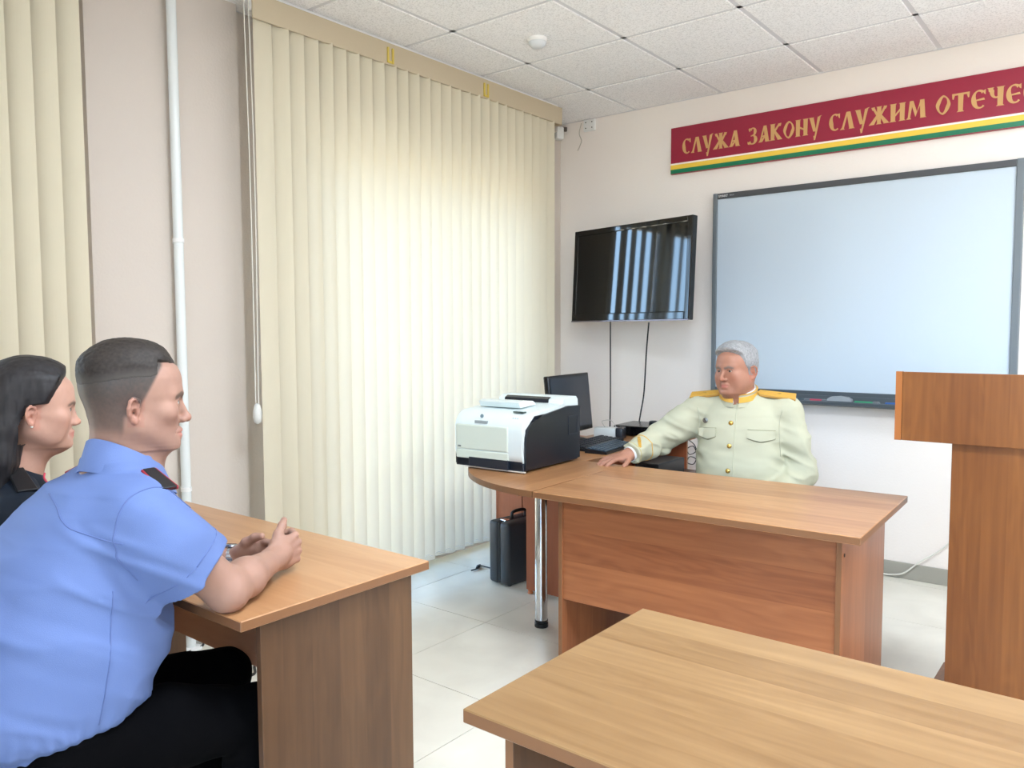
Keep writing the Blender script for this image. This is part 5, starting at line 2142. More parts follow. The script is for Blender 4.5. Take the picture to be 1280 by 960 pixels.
        d = d - hz * (0.0055 * pl) + band * 0.016
        # armhole seam and sleeve turn-up
        return d

    def hemz(P):
        return P[:, 2] - 0.10 * (P[:, 1] + 4.05) * 0
    s.post = fold
    s.plane((1.5, -4.1, 0.515), (0, 0.10, -1), 0.004, 'i')
    # sleeve openings
    dR, dL = nrm(hR - shR), nrm(hL - shL)
    for h_, dd, e_ in ((hR, dR, eR), (hL, dL, eL)):
        c0 = h_ + dd * 0.008

        def cut(P, c0=c0, dd=dd):
            q = P - c0
            ax = q @ dd
            rr = np.sqrt(np.maximum((q * q).sum(1) - ax * ax, 0))
            return np.maximum(-ax, rr - 0.13)
        s.add(cut, c0 + dd * 0.06, 0.14, 0.002, 's')
        s.cap(h_ - dd * 0.07, h_ + dd * 0.05, 0.062, 0.0705, 0.004, 's')
    # neck opening
    s.cap(nb + A_(0.003, 0.006, 0.048), H(0, -0.02, -0.04), 0.059, 0.064, 0.004, 's')
    V, Q = nets(s, (1.18, -4.32, 0.46), (1.84, -3.66, 1.16), 0.0042)
    V = relax(V, Q, 2, 0.5)
    M_SH = mat('blue_shirt', (96, 116, 166), 0.72, spec=0.25, bump=(700, 0.12))
    shirt = mesh_obj('shirt', V, Q, M_SH, root, loc)
    # seams
    M_SEAM = mat('shirt_seam', (84, 103, 154), 0.75)
    surf_tube('seam', s, [(1.52, -4.40, 1.035), (1.60, -4.35, 1.015), (1.66, -4.30, 0.985), (1.74, -4.2, 0.955)], (0, 1, 0), 0.0016, M_SEAM, shirt, loc)
    arm = []
    for k in range(9):
        a = math.radians(-60 + 210 * k / 8)
        c = A_(1.702, -3.90, 0.955)
        arm.append(c + A_(0.05, 0, 0.02) + A_(0.02, -math.sin(a) * 0.20 - 0.0, math.cos(a) * 0.20))
    P = np.array([tuple(q) for q in bez([tuple(q) for q in arm], 5)])
    Sx = project(s, P, A_(1.690, -3.90, 0.945) - P)
    bm = BM()
    add_tube(bm, [Vector(p - loc) for p in Sx], 0.0017, 6)
    obj('seam', bm, M_SEAM, shirt, smooth=True)
    # sleeve turn-up stitch
    ring = []
    u1 = nrm(np.cross(dR, A_(0, 0, 1)))
    u2 = np.cross(dR, u1)
    for k in range(25):
        a = 2 * PI * k / 24
        ring.append(hR - dR * 0.028 + (u1 * math.cos(a) + u2 * math.sin(a)) * 0.12)
    P = np.array(ring)
    Sx = project(s, P, (hR - dR * 0.028) - P, 0.11)
    bm = BM()
    add_tube(bm, [Vector(p - loc) for p in Sx], 0.0016, 6)
    obj('seam', bm, M_SEAM, shirt, smooth=True)
    # long side pleat on the back
    surf_tube('seam', s, [(1.90, -4.02, 0.86), (1.90, -4.03, 0.76), (1.90, -4.045, 0.66), (1.90, -4.055, 0.60)], (-1, 0.15, 0), 0.0016, M_SEAM, shirt, loc)
    # collar: a fallen band round the neck, open at the front
    bm = BM()
    rows = []
    nn = 40
    cc = A_(1.556, -3.884, 0)
    for k in range(nn + 1):
        a = math.radians(-155 + 310 * k / nn) + math.radians(-14)       # 0 = back of the neck
        dr = A_(-math.sin(a), -math.cos(a), 0)
        f_ = (1 - math.cos(a + math.radians(14))) / 2                     # 0 back .. 1 front
        zt = 1.146 - 0.088 * f_
        zb = zt - 0.066 + 0.006 * f_
        rt = 0.0680 + 0.006 * f_
        ro = 0.093 + 0.014 * f_ ** 2
        pr = [(rt - 0.004, zt - 0.045), (rt - 0.002, zt - 0.006), (rt + 0.001, zt), (rt + 0.005, zt - 0.002), (ro, zb), (ro - 0.003, zb - 0.001), (rt + 0.002, zt - 0.012), (rt, zt - 0.045)]
        rows.append([bm.verts.new(Vector(cc + dr * r + A_(0, 0, z) - loc)) for r, z in pr])
    for r0, r1 in zip(rows, rows[1:]):
        for i in range(len(r0)):
            bm.faces.new((r0[i], r0[(i + 1) % len(r0)], r1[(i + 1) % len(r0)], r1[i]))
    bm.faces.new(rows[0])
    bm.faces.new(rows[-1][::-1])
    obj('collar', bm, M_SH, shirt, smooth=True, angle=70)
    # shoulder boards
    for (n0, n1, wv) in (((1.650, -3.880, 1.2), (1.728, -3.876, 1.2), 0.021), ((1.44, -3.895, 1.2), (1.335, -3.895, 1.2), 0.024)):
        a, c = A_(*n0), A_(*n1)
        bd = stiff_board('shoulder_board', s, a, c, wv * 0.8, wv, 0.004, mat('board_red', (150, 30, 44), 0.6), shirt, loc, 0, 'shoulder board with a dark face and red edge')
        stiff_board('board_face', s, a, c, wv * 0.62, wv * 0.80, 0.0056, mat('board_black', (16, 18, 22), 0.5), bd, loc)
    # badge at the chest edge
    patch('chest_badge', s, (A_(1.60, -3.60, 0.965), A_(1.63, -3.60, 0.965), A_(1.63, -3.60, 0.925), A_(1.60, -3.60, 0.925)), (0, -1, 0), mat('badge_red', (176, 70, 74), 0.4), shirt, loc, 0.005, 6, 6)

    # ---------------- trousers
    t = Field()
    t.cap(A_(1.60, -4.065, 0.535), A_(1.40, -4.065, 0.535), 0.105, 0.105, 0.05)
    t.ell(A_(1.50, -4.06, 0.54), (0.185, 0.165, 0.10), 0.04)
    for h_, k_, a_ in ((hipR, kR, aR), (hipL, kL, aL)):
        t.tube([h_ + A_(0, 0, 0.0), h_ * 0.5 + k_ * 0.5 + A_(0, 0, 0.006), k_], [0.102, 0.088, 0.070], 0.03)
        t.tube([k_, k_ * 0.5 + a_ * 0.5, a_ + A_(0, 0, -0.02)], [0.070, 0.062, 0.060], 0.025)

    def tf(P, d):
        m = P - A_(1.5, -3.9, 0.5)
        return d - 0.004 * vnoise(m * A_(9, 16, 14), 21) - 0.002 * vnoise(m * A_(22, 40, 30), 22)
    t.post = tf
    t.plane((1.5, -3.7, 0.055), (0, 0, -1), 0.004, 'i')
    V, Q = nets(t, (1.18, -4.30, 0.03), (1.80, -3.52, 0.70), 0.0065)
    mesh_obj('trousers', V, Q, mat('black_trousers', (4, 4, 6), 0.9, spec=0.06), root, loc)
    for a_ in (aR, aL):
        sh = Field()
        sh.cap(a_ + A_(0, -0.03, -0.035), a_ + A_(0, 0.15, -0.045), 0.046, 0.040, 0.01)
        sh.plane(a_ + A_(0, 0, -0.08), (0, 0, -1), 0.003, 'i')
        V, Q = nets(sh, a_ - A_(0.08, 0.12, 0.10), a_ + A_(0.08, 0.24, 0.06), 0.006)
        mesh_obj('shoe', V, Q, mat('black_shoe', (12, 12, 13), 0.3), root, loc)
    # steel watch on the left wrist
    ax = nrm(wL - mL)
    c = wL - ax * 0.010
    u1 = nrm(np.cross(ax, A_(0, 0, 1)))
    u2 = np.cross(u1, ax)
    wroot = None
    bm = BM()
    nl = 22
    for k in range(nl):
        a = 2 * PI * k / nl
        dr = u1 * math.cos(a) + u2 * math.sin(a)
        tg = -u1 * math.sin(a) + u2 * math.cos(a)
        Mx = Matrix(np.stack([ax, tg, dr], -1).tolist())
        pos = c + dr * 0.0305
        add_box(bm, pos - loc, (0.0085, 0.0040, 0.0016), Mx, 0.0008, 1)
    watch = obj('wristwatch', bm, mat('watch_steel', (176, 182, 188), 0.25, 0.9), root, label='steel bracelet wristwatch')
    dr = nrm(u2 * 0.9 - u1 * 0.3)
    bm = BM()
    q = Vector((0, 0, 1)).rotation_difference(Vector(dr)).to_matrix()
    add_lathe(bm, [(0.017, 0), (0.019, 0.002), (0.019, 0.007), (0.016, 0.009)], Vector(c + dr * 0.029 - loc), 24, q)
    obj('watch_case', bm, mat('watch_steel', (176, 182, 188), 0.25, 0.9), watch, smooth=True, angle=40)
    bm = BM()
    add_lathe(bm, [(0.0145, 0), (0.0145, 0.0015)], Vector(c + dr * 0.0378 - loc), 24, q)
    obj('watch_dial', bm, mat('watch_dial', (30, 34, 44), 0.15), watch)
    return root


build_man()

# ------------------------------------------------------------------ the woman in dark uniform
def build_woman():
    loc = A_(1.00, -4.04, 0)
    root = thing('person', 'woman with long dark hair in a dark uniform, seated behind the man in blue', 'person', tuple(loc))
    R = axes(math.radians(-20), math.radians(4), 0)
    ho, hs = A_(1.082, -3.884, 1.184), 0.93
    hp = dict(drop=0.010, nose=0.62, jaw=0.92, full=0.55, ear_y=-0.010, ear=0.86, brow=(0.05, 0.035, 0.028), brow_a=0.7, brow_w=0.003, ruddy=0.8, eye=0.0032,
              lip=np.array(lin((190, 100, 98))[:3]))
    skin = np.array(lin((190, 148, 130))[:3])
    head = make_head(hp)
    b = Field()
    b.sub(head, ho, R, hs, 0.19, 0.02)

    def H(x, y, z):
        return ho + R @ (A_(x, y, z) * hs)
    nb = A_(1.045, -3.940, 1.000)
    b.cap(H(0, -0.026, -0.055), nb, 0.046, 0.052, 0.03)
    b.cap(H(0, 0.02, -0.085), nb + A_(0, 0.03, 0), 0.036, 0.042, 0.03)
    shR, shL = A_(1.195, -3.965, 0.925), A_(0.865, -3.94, 0.920)
    b.cap(nb, A_(1.02, -3.99, 0.84), 0.055, 0.09, 0.05)
    b.cap(shR, shL, 0.045, 0.045, 0.05)
    b.cap(A_(1.02, -3.99, 0.84), A_(1.0, -4.05, 0.56), 0.095, 0.12, 0.05)
    hipR, hipL = A_(1.10, -4.07, 0.52), A_(0.90, -4.07, 0.52)
    kR, kL = A_(1.10, -3.66, 0.50), A_(0.92, -3.66, 0.50)
    aR, aL = A_(1.10, -3.70, 0.08), A_(0.92, -3.70, 0.08)
    for h_, k_, a_ in ((hipR, kR, aR), (hipL, kL, aL)):
        b.cap(h_, k_, 0.068, 0.048, 0.03)
        b.cap(k_, a_, 0.046, 0.032, 0.02)
        b.cap(a_ + A_(0, -0.02, -0.03), a_ + A_(0, 0.11, -0.045), 0.030, 0.026, 0.02)
    eR, wR = A_(1.215, -3.80, 0.775), A_(1.115, -3.59, 0.785)
    eL, wL = A_(0.835, -3.77, 0.785), A_(0.955, -3.57, 0.785)
    for sh, e_, w_ in ((shR, eR, wR), (shL, eL, wL)):
        b.cap(sh, e_, 0.042, 0.036, 0.02)
        b.cap(e_, w_, 0.034, 0.022, 0.02)
    flx = [(16, 22, 12), (18, 24, 14), (20, 26, 14), (22, 26, 14)]
    th = [(20, 20, -8), (44, 42, -14), (66, 52, -18), (84, 54, -22)]
    hand(b, wR, A_(-0.75, 0.62, -0.10), A_(0.1, 0.05, 1.0), -1, flx, th, 0.06, 0.86)
    hand(b, wL, A_(0.70, 0.66, -0.10), A_(-0.1, 0.05, 1.0), 1, flx, th, 0.06, 0.86)
    V, Q = nets(b, (0.72, -4.25, 0.0), (1.34, -3.42, 1.32), 0.0036)
    V = relax(V, Q, 1, 0.35)
    cols = face_colours(V, ho, R, hs, hp, skin)
    mesh_obj('body', V, Q, vcol_mat('skin', 0.48, 0.35, 0.06), root, loc, cols)
    add_eyes(root, loc, ho, R, hs, hp['drop'], (0.03, 0.015, 0.01))
    bm = BM()
    bmesh.ops.create_uvsphere(bm, u_segments=12, v_segments=8, radius=0.0035)
    bmesh.ops.translate(bm, vec=Vector(H(0.084, -0.004, -0.050) - loc), verts=bm.verts)
    obj('earring', bm, mat('earring_pearl', (235, 232, 226), 0.15), root, smooth=True)

    # long hair combed behind the ear, falling on the back
    hf = Field()
    hf.sub(make_head(dict(hp, ears=False)), ho, R, hs, 0.2, 0.0)

    def Lc(P):
        return (P - ho) @ R / hs

    def region(L):
        # hairline from forehead down the temple, then behind the ear
        x, y, z = np.abs(L[:, 0]), L[:, 1], L[:, 2]
        line = np.interp(z, [-0.12, -0.045, -0.034, 0.004, 0.012, 0.045, 0.075, 0.092, 0.12], [-0.036, -0.036, -0.032, -0.008, 0.034, 0.050, 0.066, 0.078, 0.09])
        return line - y

    def hpost(P, d):
        L = Lc(P)
        r = region(L)
        t = sstep(-0.003, 0.016, r) * (0.013 + 0.006 * sstep(0.05, 0.10, L[:, 2]))
        st = vnoise(L * A_(170, 60, 22), 4) * 0.0010 + vnoise(L * A_(420, 140, 40), 5) * 0.0005
        return d - t - st * (t > 0.003) + np.where(t < 0.001, 0.006, 0)
    hf.post = hpost
    hf2 = Field()
    hf2.add(lambda P: hf(P), ho, 0.2, 0)
    hf2.tube([H(0.0, -0.060, 0.02), H(0.0, -0.085, -0.06), H(0.0, -0.098, -0.15), H(0, -0.110, -0.27), H(0, -0.118, -0.40)], [0.060, 0.064, 0.066, 0.060, 0.045], 0.04)
    hf2.tube([H(0.045, -0.050, 0.0), H(0.060, -0.062, -0.06), H(0.072, -0.078, -0.14), H(0.074, -0.095, -0.24), H(0.066, -0.108, -0.36)], [0.034, 0.034, 0.036, 0.034, 0.022], 0.03)
    hf2.tube([H(-0.045, -0.050, 0.0), H(-0.062, -0.062, -0.06), H(-0.075, -0.078, -0.14), H(-0.078, -0.095, -0.24), H(-0.07, -0.108, -0.36)], [0.034, 0.034, 0.036, 0.034, 0.022], 0.03)
    hf2.post = lambda P, d: d + (vnoise(Lc(P) * A_(150, 120, 9), 6) * 0.0022 + vnoise(Lc(P) * A_(330, 260, 16), 7) * 0.0010) * (Lc(P)[:, 2] < 0.02)
    V, Q = nets(hf2, ho - A_(0.19, 0.27, 0.46), ho + A_(0.17, 0.16, 0.15), 0.0034)
    L = Lc(V)
    keep = (region(L) > 0.0) | (L[:, 2] < -0.10)
    Q = Q[keep[Q].any(1)]
    hc = np.tile(np.array((0.020, 0.018, 0.020)), (len(V), 1)) * (1 + 0.45 * vnoise(L * A_(240, 180, 14), 9)[:, None])
    mesh_obj('hair', V, Q, vcol_mat('long_hair', 0.5, 0.3), root, loc, hc)

    # jacket
    s = Field()
    tab = [(0.50, -3.93, -4.22, 0.175, 1.0), (0.58, -3.90, -4.22, 0.178, 1.0), (0.68, -3.88, -4.19, 0.165, 1.005), (0.78, -3.865, -4.15, 0.168, 1.01), (0.86, -3.86, -4.115, 0.172, 1.02), (0.92, -3.875, -4.08, 0.160, 1.03), (0.97, -3.885, -4.04, 0.120, 1.035), (1.01, -3.885, -4.00, 0.075, 1.045), (1.03, -3.89, -3.99, 0.062, 1.05)]
    s.loft(tab, 0.03, pw=2.3)
    s.cap(A_(1.10, -3.95, 0.970), shR + A_(0, 0, 0.005), 0.042, 0.056, 0.05)
    s.cap(A_(0.98, -3.94, 0.970), shL + A_(0, 0, 0.005), 0.042, 0.056, 0.05)
    for sh, e_, w_ in ((shR, eR, wR), (shL, eL, wL)):
        s.tube([sh, (sh + e_) / 2, e_, w_ * 0.85 + e_ * 0.15], [0.062, 0.058, 0.050, 0.036], 0.03)

    def fold(P, d):
        m = P - A_(1.0, -4.0, 0.8)
        return d - 0.005 * vnoise(m * A_(11, 11, 18), 31) - 0.002 * vnoise(m * A_(30, 30, 50), 32)
    s.post = fold
    s.cap(nb + A_(0, 0.0, 0.01), H(0, -0.01, -0.06), 0.054, 0.056, 0.004, 's')
    V, Q = nets(s, (0.74, -4.28, 0.46), (1.32, -3.50, 1.08), 0.006)
    M_J = mat('dark_navy_uniform', (24, 32, 44), 0.75, spec=0.25, bump=(500, 0.1))
    jk = mesh_obj('jacket', V, Q, M_J, root, loc)
    cc = A_(1.052, -3.930, 0)

    def band(name, r_in, m, zoff, hgt, flare, a0, a1, parent):
        bm = BM()
        rows = []
        nn = 36
        for k in range(nn + 1):
            a = math.radians(a0 + (a1 - a0) * k / nn)
            dr = A_(-math.sin(a), -math.cos(a), 0)
            f_ = (1 - math.cos(a)) / 2
            zt = 1.062 - 0.062 * f_ + zoff
            rt = r_in + 0.006 * f_
            pr = [(rt - 0.004, zt - hgt), (rt, zt), (rt + 0.004, zt - 0.001), (rt + flare, zt - hgt), (rt + flare - 0.003, zt - hgt - 0.001), (rt + 0.001, zt - 0.008)]
            rows.append([bm.verts.new(Vector(cc + dr * r + A_(0, 0, z) - loc)) for r, z in pr])
        for r0, r1 in zip(rows, rows[1:]):
            for i in range(len(r0)):
                bm.faces.new((r0[i], r0[(i + 1) % len(r0)], r1[(i + 1) % len(r0)], r1[i]))
        bm.faces.new(rows[0])
        bm.faces.new(rows[-1][::-1])
        return obj(name, bm, m, parent, smooth=True, angle=70)
    band('collar', 0.058, M_J, 0.0, 0.048, 0.022, -160, 160, jk)
    # red piping along the collar tip and shoulder board
    bm = BM()
    for sgn in (1, -1):
        c = Vector(A_(1.052 + sgn * 0.080, -3.885, 1.000) - loc)
        add_tube(bm, bez([tuple(c + Vector((sgn * -0.020, 0.008, 0.012))), tuple(c), tuple(c + Vector((sgn * 0.010, 0.018, -0.028))), tuple(c + Vector((sgn * 0.0, 0.036, -0.040)))], 5), 0.0025, 6)
    obj('red_piping', bm, mat('piping_red', (196, 62, 84), 0.6), jk, smooth=True)
    for n0, n1 in (((1.115, -3.945), (1.215, -3.955)), ((0.975, -3.94), (0.86, -3.935))):
        a, c = A_(*n0, 1.1), A_(*n1, 1.1)
        w = A_(0, 0.022, 0)
        stiff_board('shoulder_board', s, a, c, 0.018, 0.022, 0.005, mat('board_black', (16, 18, 22), 0.5), jk, loc)
    # trousers and shoes
    t = Field()
    t.cap(hipR, hipL, 0.10, 0.10, 0.05)
    for h_, k_, a_ in ((hipR, kR, aR), (hipL, kL, aL)):
        t.tube([h_, h_ * 0.5 + k_ * 0.5, k_], [0.092, 0.078, 0.062], 0.03)
        t.tube([k_, a_ + A_(0, 0, -0.02)], [0.062, 0.052], 0.025)
    t.plane((1.0, -3.7, 0.055), (0, 0, -1), 0.004, 'i')
    V, Q = nets(t, (0.74, -4.28, 0.03), (1.28, -3.54, 0.70), 0.009)
    mesh_obj('trousers', V, Q, mat('black_trousers', (4, 4, 6), 0.9, spec=0.06), root, loc)
    for a_ in (aR, aL):
        sh = Field()
        sh.cap(a_ + A_(0, -0.03, -0.035), a_ + A_(0, 0.13, -0.045), 0.042, 0.036, 0.01)
        sh.plane(a_ + A_(0, 0, -0.08), (0, 0, -1), 0.003, 'i')
        V, Q = nets(sh, a_ - A_(0.08, 0.12, 0.10), a_ + A_(0.08, 0.24, 0.06), 0.008)
        mesh_obj('shoe', V, Q, mat('black_shoe', (12, 12, 13), 0.3), root, loc)
    return root


build_woman()


# ------------------------------------------------------------------ the officer in the cream tunic
def build_officer():
    th = math.radians(194.5)
    loc = A_(1.827, -1.134, 0)
    root = thing('person', 'grey-haired officer in a cream dress tunic with gold shoulder boards, behind the desk', 'person', tuple(loc), th)
    Z0 = A_(0, 0, 0)
    R = axes(math.radians(-30), math.radians(2), math.radians(3))
    ho, hs = A_(0.022, 0.048, 1.187), 0.97
    hp = dict(drop=0.006, nose=1.25, jaw=1.08, wide=1.05, full=1.0, ear_y=-0.012, ear=1.0, brow=(0.16, 0.14, 0.13), brow_a=0.8, brow_w=0.0036, ruddy=0.9, shade=0.05, eye=0.0032)
    skin = np.array(lin((166, 118, 97))[:3])
    head = make_head(hp)
    b = Field()
    b.sub(head, ho, R, hs, 0.21, 0.02)

    def H(x, y, z):
        return ho + R @ (A_(x, y, z) * hs)
    nb = A_(0.010, 0.000, 1.010)
    b.cap(H(0, -0.022, -0.050), nb, 0.062, 0.070, 0.03)
    b.cap(H(0, 0.020, -0.080), nb + A_(0, 0.025, 0), 0.050, 0.050, 0.03)
    shR, shL = A_(0.190, -0.010, 0.985), A_(-0.195, -0.010, 0.990)
    b.cap(nb, A_(0, -0.01, 0.86), 0.08, 0.11, 0.05)
    b.cap(shR, shL, 0.05, 0.05, 0.05)
    b.cap(A_(0, 0.0, 0.86), A_(0, 0.0, 0.56), 0.11, 0.13, 0.05)
    hipR, hipL = A_(0.10, 0.0, 0.525), A_(-0.10, 0.0, 0.525)
    kR, kL = A_(0.13, 0.42, 0.50), A_(-0.13, 0.42, 0.50)
    aR, aL = A_(0.13, 0.40, 0.08), A_(-0.13, 0.40, 0.08)
    for h_, k_, a_ in ((hipR, kR, aR), (hipL, kL, aL)):
        b.cap(h_, k_, 0.074, 0.055, 0.03)
        b.cap(k_, a_, 0.052, 0.036, 0.02)
        b.cap(a_ + A_(0, -0.02, -0.03), a_ + A_(0, 0.13, -0.045), 0.034, 0.028, 0.02)
    eR, wR = A_(0.372, 0.055, 0.848), A_(0.470, 0.246, 0.792)
    eL, wL = A_(-0.272, 0.005, 0.715), A_(-0.150, 0.220, 0.615)
    for sh, e_, w_ in ((shR, eR, wR), (shL, eL, wL)):
        b.cap(sh, e_, 0.046, 0.040, 0.02)
        b.cap(e_, w_, 0.038, 0.028, 0.02)
    hand(b, wR, A_(0.72, 0.66, -0.16), A_(0.02, 0.16, 1.0), -1, [(14, 16, 10), (12, 16, 10), (12, 16, 10), (12, 16, 10)],
         [(18, 24, -8), (38, 50, -12), (56, 68, -16), (74, 78, -20)], 0.24, 1.0)
    hand(b, wL, A_(0.60, 0.72, -0.30), A_(0.1, 0.3, 1.0), 1, [(22, 26, 14)] * 4, [(20, 22, -8), (44, 44, -14), (66, 54, -18), (84, 58, -22)], 0.10, 1.0)
    V, Q = nets(b, (-0.42, -0.24, 0.0), (0.76, 0.62, 1.34), 0.0034)
    V = relax(V, Q, 1, 0.35)
    cols = face_colours(V, ho, R, hs, hp, skin)
    mesh_obj('body', V, Q, vcol_mat('skin', 0.48, 0.35, 0.06), root, Z0, cols)
    add_eyes(root, Z0, ho, R, hs, hp['drop'], (0.07, 0.06, 0.05))
    # grey hair, parted and combed across
    hf = Field()
    hf.sub(make_head(dict(hp, ears=False)), ho, R, hs, 0.22, 0.0)

    def region(L):
        x, y, z = np.abs(L[:, 0]), L[:, 1], L[:, 2]
        line = np.interp(z, [-0.10, -0.06, -0.036, -0.030, 0.0, 0.02, 0.05, 0.068, 0.082, 0.095, 0.12], [-0.07, -0.035, -0.026, 0.012, 0.018, 0.034, 0.044, 0.052, 0.066, 0.085, 0.10])
        return line - y

    def tt(L):
        r = region(L)
        return sstep(-0.002, 0.014, r) * (0.0055 + 0.013 * sstep(0.045, 0.10, L[:, 2]) + 0.006 * sstep(0.09, 0.02, np.abs(L[:, 1] - 0.06)) * sstep(0.07, 0.1, L[:, 2])) * sstep(-0.085, -0.06, L[:, 2])

    def hpost(P, d):
        L = (P - ho) @ R / hs
        t = tt(L)
        st = vnoise(L * A_(60, 170, 120), 14) * 0.0016 + vnoise(L * A_(140, 380, 300), 15) * 0.0008
        return d - t - st * (t > 0.003) + np.where(t < 0.001, 0.006, 0)
    hf.post = hpost
    V, Q = nets(hf, ho - 0.17, ho + 0.17, 0.0032)
    L = (V - ho) @ R / hs
    Q = Q[(tt(L) > 0.0008)[Q].all(1)]
    hn = vnoise(L * A_(120, 300, 200), 9)
    side = sstep(0.06, 0.0, L[:, 2])
    hc = np.array((0.30, 0.30, 0.305)) * (1 + 0.28 * hn[:, None]) * (1 - 0.25 * side[:, None])
    mesh_obj('hair', V, Q, vcol_mat('grey_hair', 0.55, 0.3), root, Z0, hc)

    # ---------------- tunic
    s = Field()
    tab = [(0.48, 0.165, -0.175, 0.200), (0.56, 0.175, -0.175, 0.205), (0.66, 0.178, -0.165, 0.205), (0.75, 0.170, -0.155, 0.200), (0.84, 0.155, -0.145, 0.198), (0.92, 0.138, -0.138, 0.196), (0.98, 0.118, -0.128, 0.180), (1.02, 0.098, -0.112, 0.140), (1.05, 0.085, -0.095, 0.100), (1.07, 0.08, -0.085, 0.08)]
    s.loft(tab, 0.03, pw=2.4)
    s.cap(A_(0.10, -0.005, 1.015), shR + A_(0.010, 0, 0.008), 0.046, 0.060, 0.04)
    s.cap(A_(-0.10, -0.005, 1.015), shL + A_(-0.010, 0, 0.010), 0.046, 0.060, 0.04)
    cR = wR * 0.93 + eR * 0.07
    s.tube([shR, shR * 0.5 + eR * 0.5 + A_(0, 0, 0.0), eR, (eR + cR) / 2, cR], [0.070, 0.076, 0.067, 0.056, 0.047], 0.03)
    cL = wL * 0.93 + eL * 0.07
    s.tube([shL + A_(0, 0, 0), shL * 0.5 + eL * 0.5, eL, cL], [0.070, 0.070, 0.060, 0.046], 0.03)

    def fold(P, d):
        u = P[:, 2]
        n1 = vnoise(P * A_(7, 9, 22), 41)
        n2 = vnoise(P * A_(20, 20, 44), 42)
        dR_ = seg_dist(P, [shR, eR, wR])
        dL_ = seg_dist(P, [shL, eL, wL])
        arm = np.maximum(sstep(0.11, 0.07, dR_), sstep(0.11, 0.07, dL_))
        waist = np.exp(-((P[:, 2] - 0.80) / 0.07) ** 2) * sstep(0.10, 0.19, np.abs(P[:, 0]))
        ridge = 1 - np.abs(vnoise(np.stack([P[:, 0] * 9 + P[:, 2] * 6, P[:, 1] * 10, P[:, 2] * 26 - P[:, 0] * 12], -1) + 5, 43)) * 2.4
        return d - 0.003 * n1 - 0.0016 * n2 - arm * 0.0032 * ridge - waist * 0.007 * ridge
    s.post = fold
    # the coat front: right over left, a small step along the button line
    dC = nrm(cR - eR)

    def cutR(P):
        q = P - cR
        a = q @ dC
        return np.maximum(-a, np.sqrt(np.maximum((q * q).sum(1) - a * a, 0)) - 0.10)
    s.add(cutR, cR + dC * 0.05, 0.12, 0.002, 's')
    s.cap(cR - dC * 0.05, cR + dC * 0.04, 0.036, 0.039, 0.003, 's')
    s.cap(nb + A_(0.002, 0.012, 0.035), H(0, -0.01, -0.05), 0.068, 0.072, 0.004, 's')
    V, Q = nets(s, (-0.42, -0.26, 0.46), (0.66, 0.36, 1.12), 0.0042)
    V = relax(V, Q, 2, 0.5)
    M_T = mat('cream_tunic', (184, 183, 160), 0.7, spec=0.25, bump=(600, 0.1))
    tunic = mesh_obj('tunic', V, Q, M_T, root, Z0)
    M_G = mat('gold_braid', (222, 172, 72), 0.45, 0.2, bump=(500, 0.5))
    M_GB = mat('gold_button', (214, 178, 96), 0.25, 0.8)
    # standing collar with gold band and piping
    cc = A_(0.012, 0.020, 0)

    def cband(name, r0, th_, z0, z1, m, parent, a0=-171, a1=171):
        bm = BM()
        rows = []
        nn = 40
        for k in range(nn + 1):
            a = math.radians(a0 + (a1 - a0) * k / nn)
            dr = A_(-math.sin(a) * 0.98, -math.cos(a) * 1.08, 0)
            f_ = (1 - math.cos(a)) / 2
            base = 1.112 - 0.052 * f_
            pr = [(r0, base + z0), (r0 - 0.003, base + z1), (r0 - 0.003 + th_, base + z1), (r0 + th_ + 0.002, base + z0)]
            rows.append([bm.verts.new(Vector(cc + dr * r + A_(0, 0, z))) for r, z in pr])
        for q0, q1 in zip(rows, rows[1:]):
            for i in range(4):
                bm.faces.new((q0[i], q0[(i + 1) % 4], q1[(i + 1) % 4], q1[i]))
        bm.faces.new(rows[0])
        bm.faces.new(rows[-1][::-1])
        return obj(name, bm, m, parent, smooth=True, angle=50)
    col = cband('collar', 0.0800, 0.005, -0.045, 0.012, M_T, tunic)
    cband('collar_braid', 0.0856, 0.002, -0.024, 0.001, M_G, col)
    cband('collar_piping', 0.0832, 0.003, 0.010, 0.0135, M_G, col)
    # shoulder boards
    for sg in (1, -1):
        a, c = A_(sg * 0.085 + 0.005, 0.012, 1.2), A_(sg * 0.238, 0.000, 1.2)
        bd = stiff_board('shoulder_board', s, a, c, 0.026, 0.031, 0.005, mat('board_edge', (176, 134, 62), 0.5), tunic, Z0, 0.004, 'gold shoulder board', 0.012, (0, 1, 0), 0.42)
        stiff_board('gold_face', s, a, c, 0.020, 0.0255, 0.0068, M_G, bd, Z0, 0.004, None, 0.008, (0, 1, 0), 0.42)
        for k in (0.55,):
            q = project(s, (a * (1 - k) + c * k)[None], A_(0, 0, -1))[0]
            bm = BM()
            for j in range(5):
                an = 2 * PI * j / 5
                add_box(bm, (q[0] + 0.004 * math.cos(an), q[1] + 0.004 * math.sin(an), q[2] + 0.012), (0.005, 0.0016, 0.001), Matrix.Rotation(an, 3, 'Z') if False else None)
            obj('star', bm, M_GB, bd)
    # buttons down the front (turned a little to his right like the coat edge)
    f0 = A_(0, -1, 0)
    for xs, z in ((0.030, 0.945), (0.032, 0.843), (0.034, 0.732), (0.034, 0.62)):
        q = project(s, A_(xs, 0.5, z)[None], f0)[0]
        bm = BM()
        add_lathe(bm, [(0.010, 0), (0.0112, 0.002), (0.0095, 0.0055), (0.005, 0.0075), (0.0008, 0.008)], q, 18, Matrix.Rotation(-PI / 2, 3, 'X'))
        obj('button', bm, M_GB, tunic, smooth=True, angle=60)
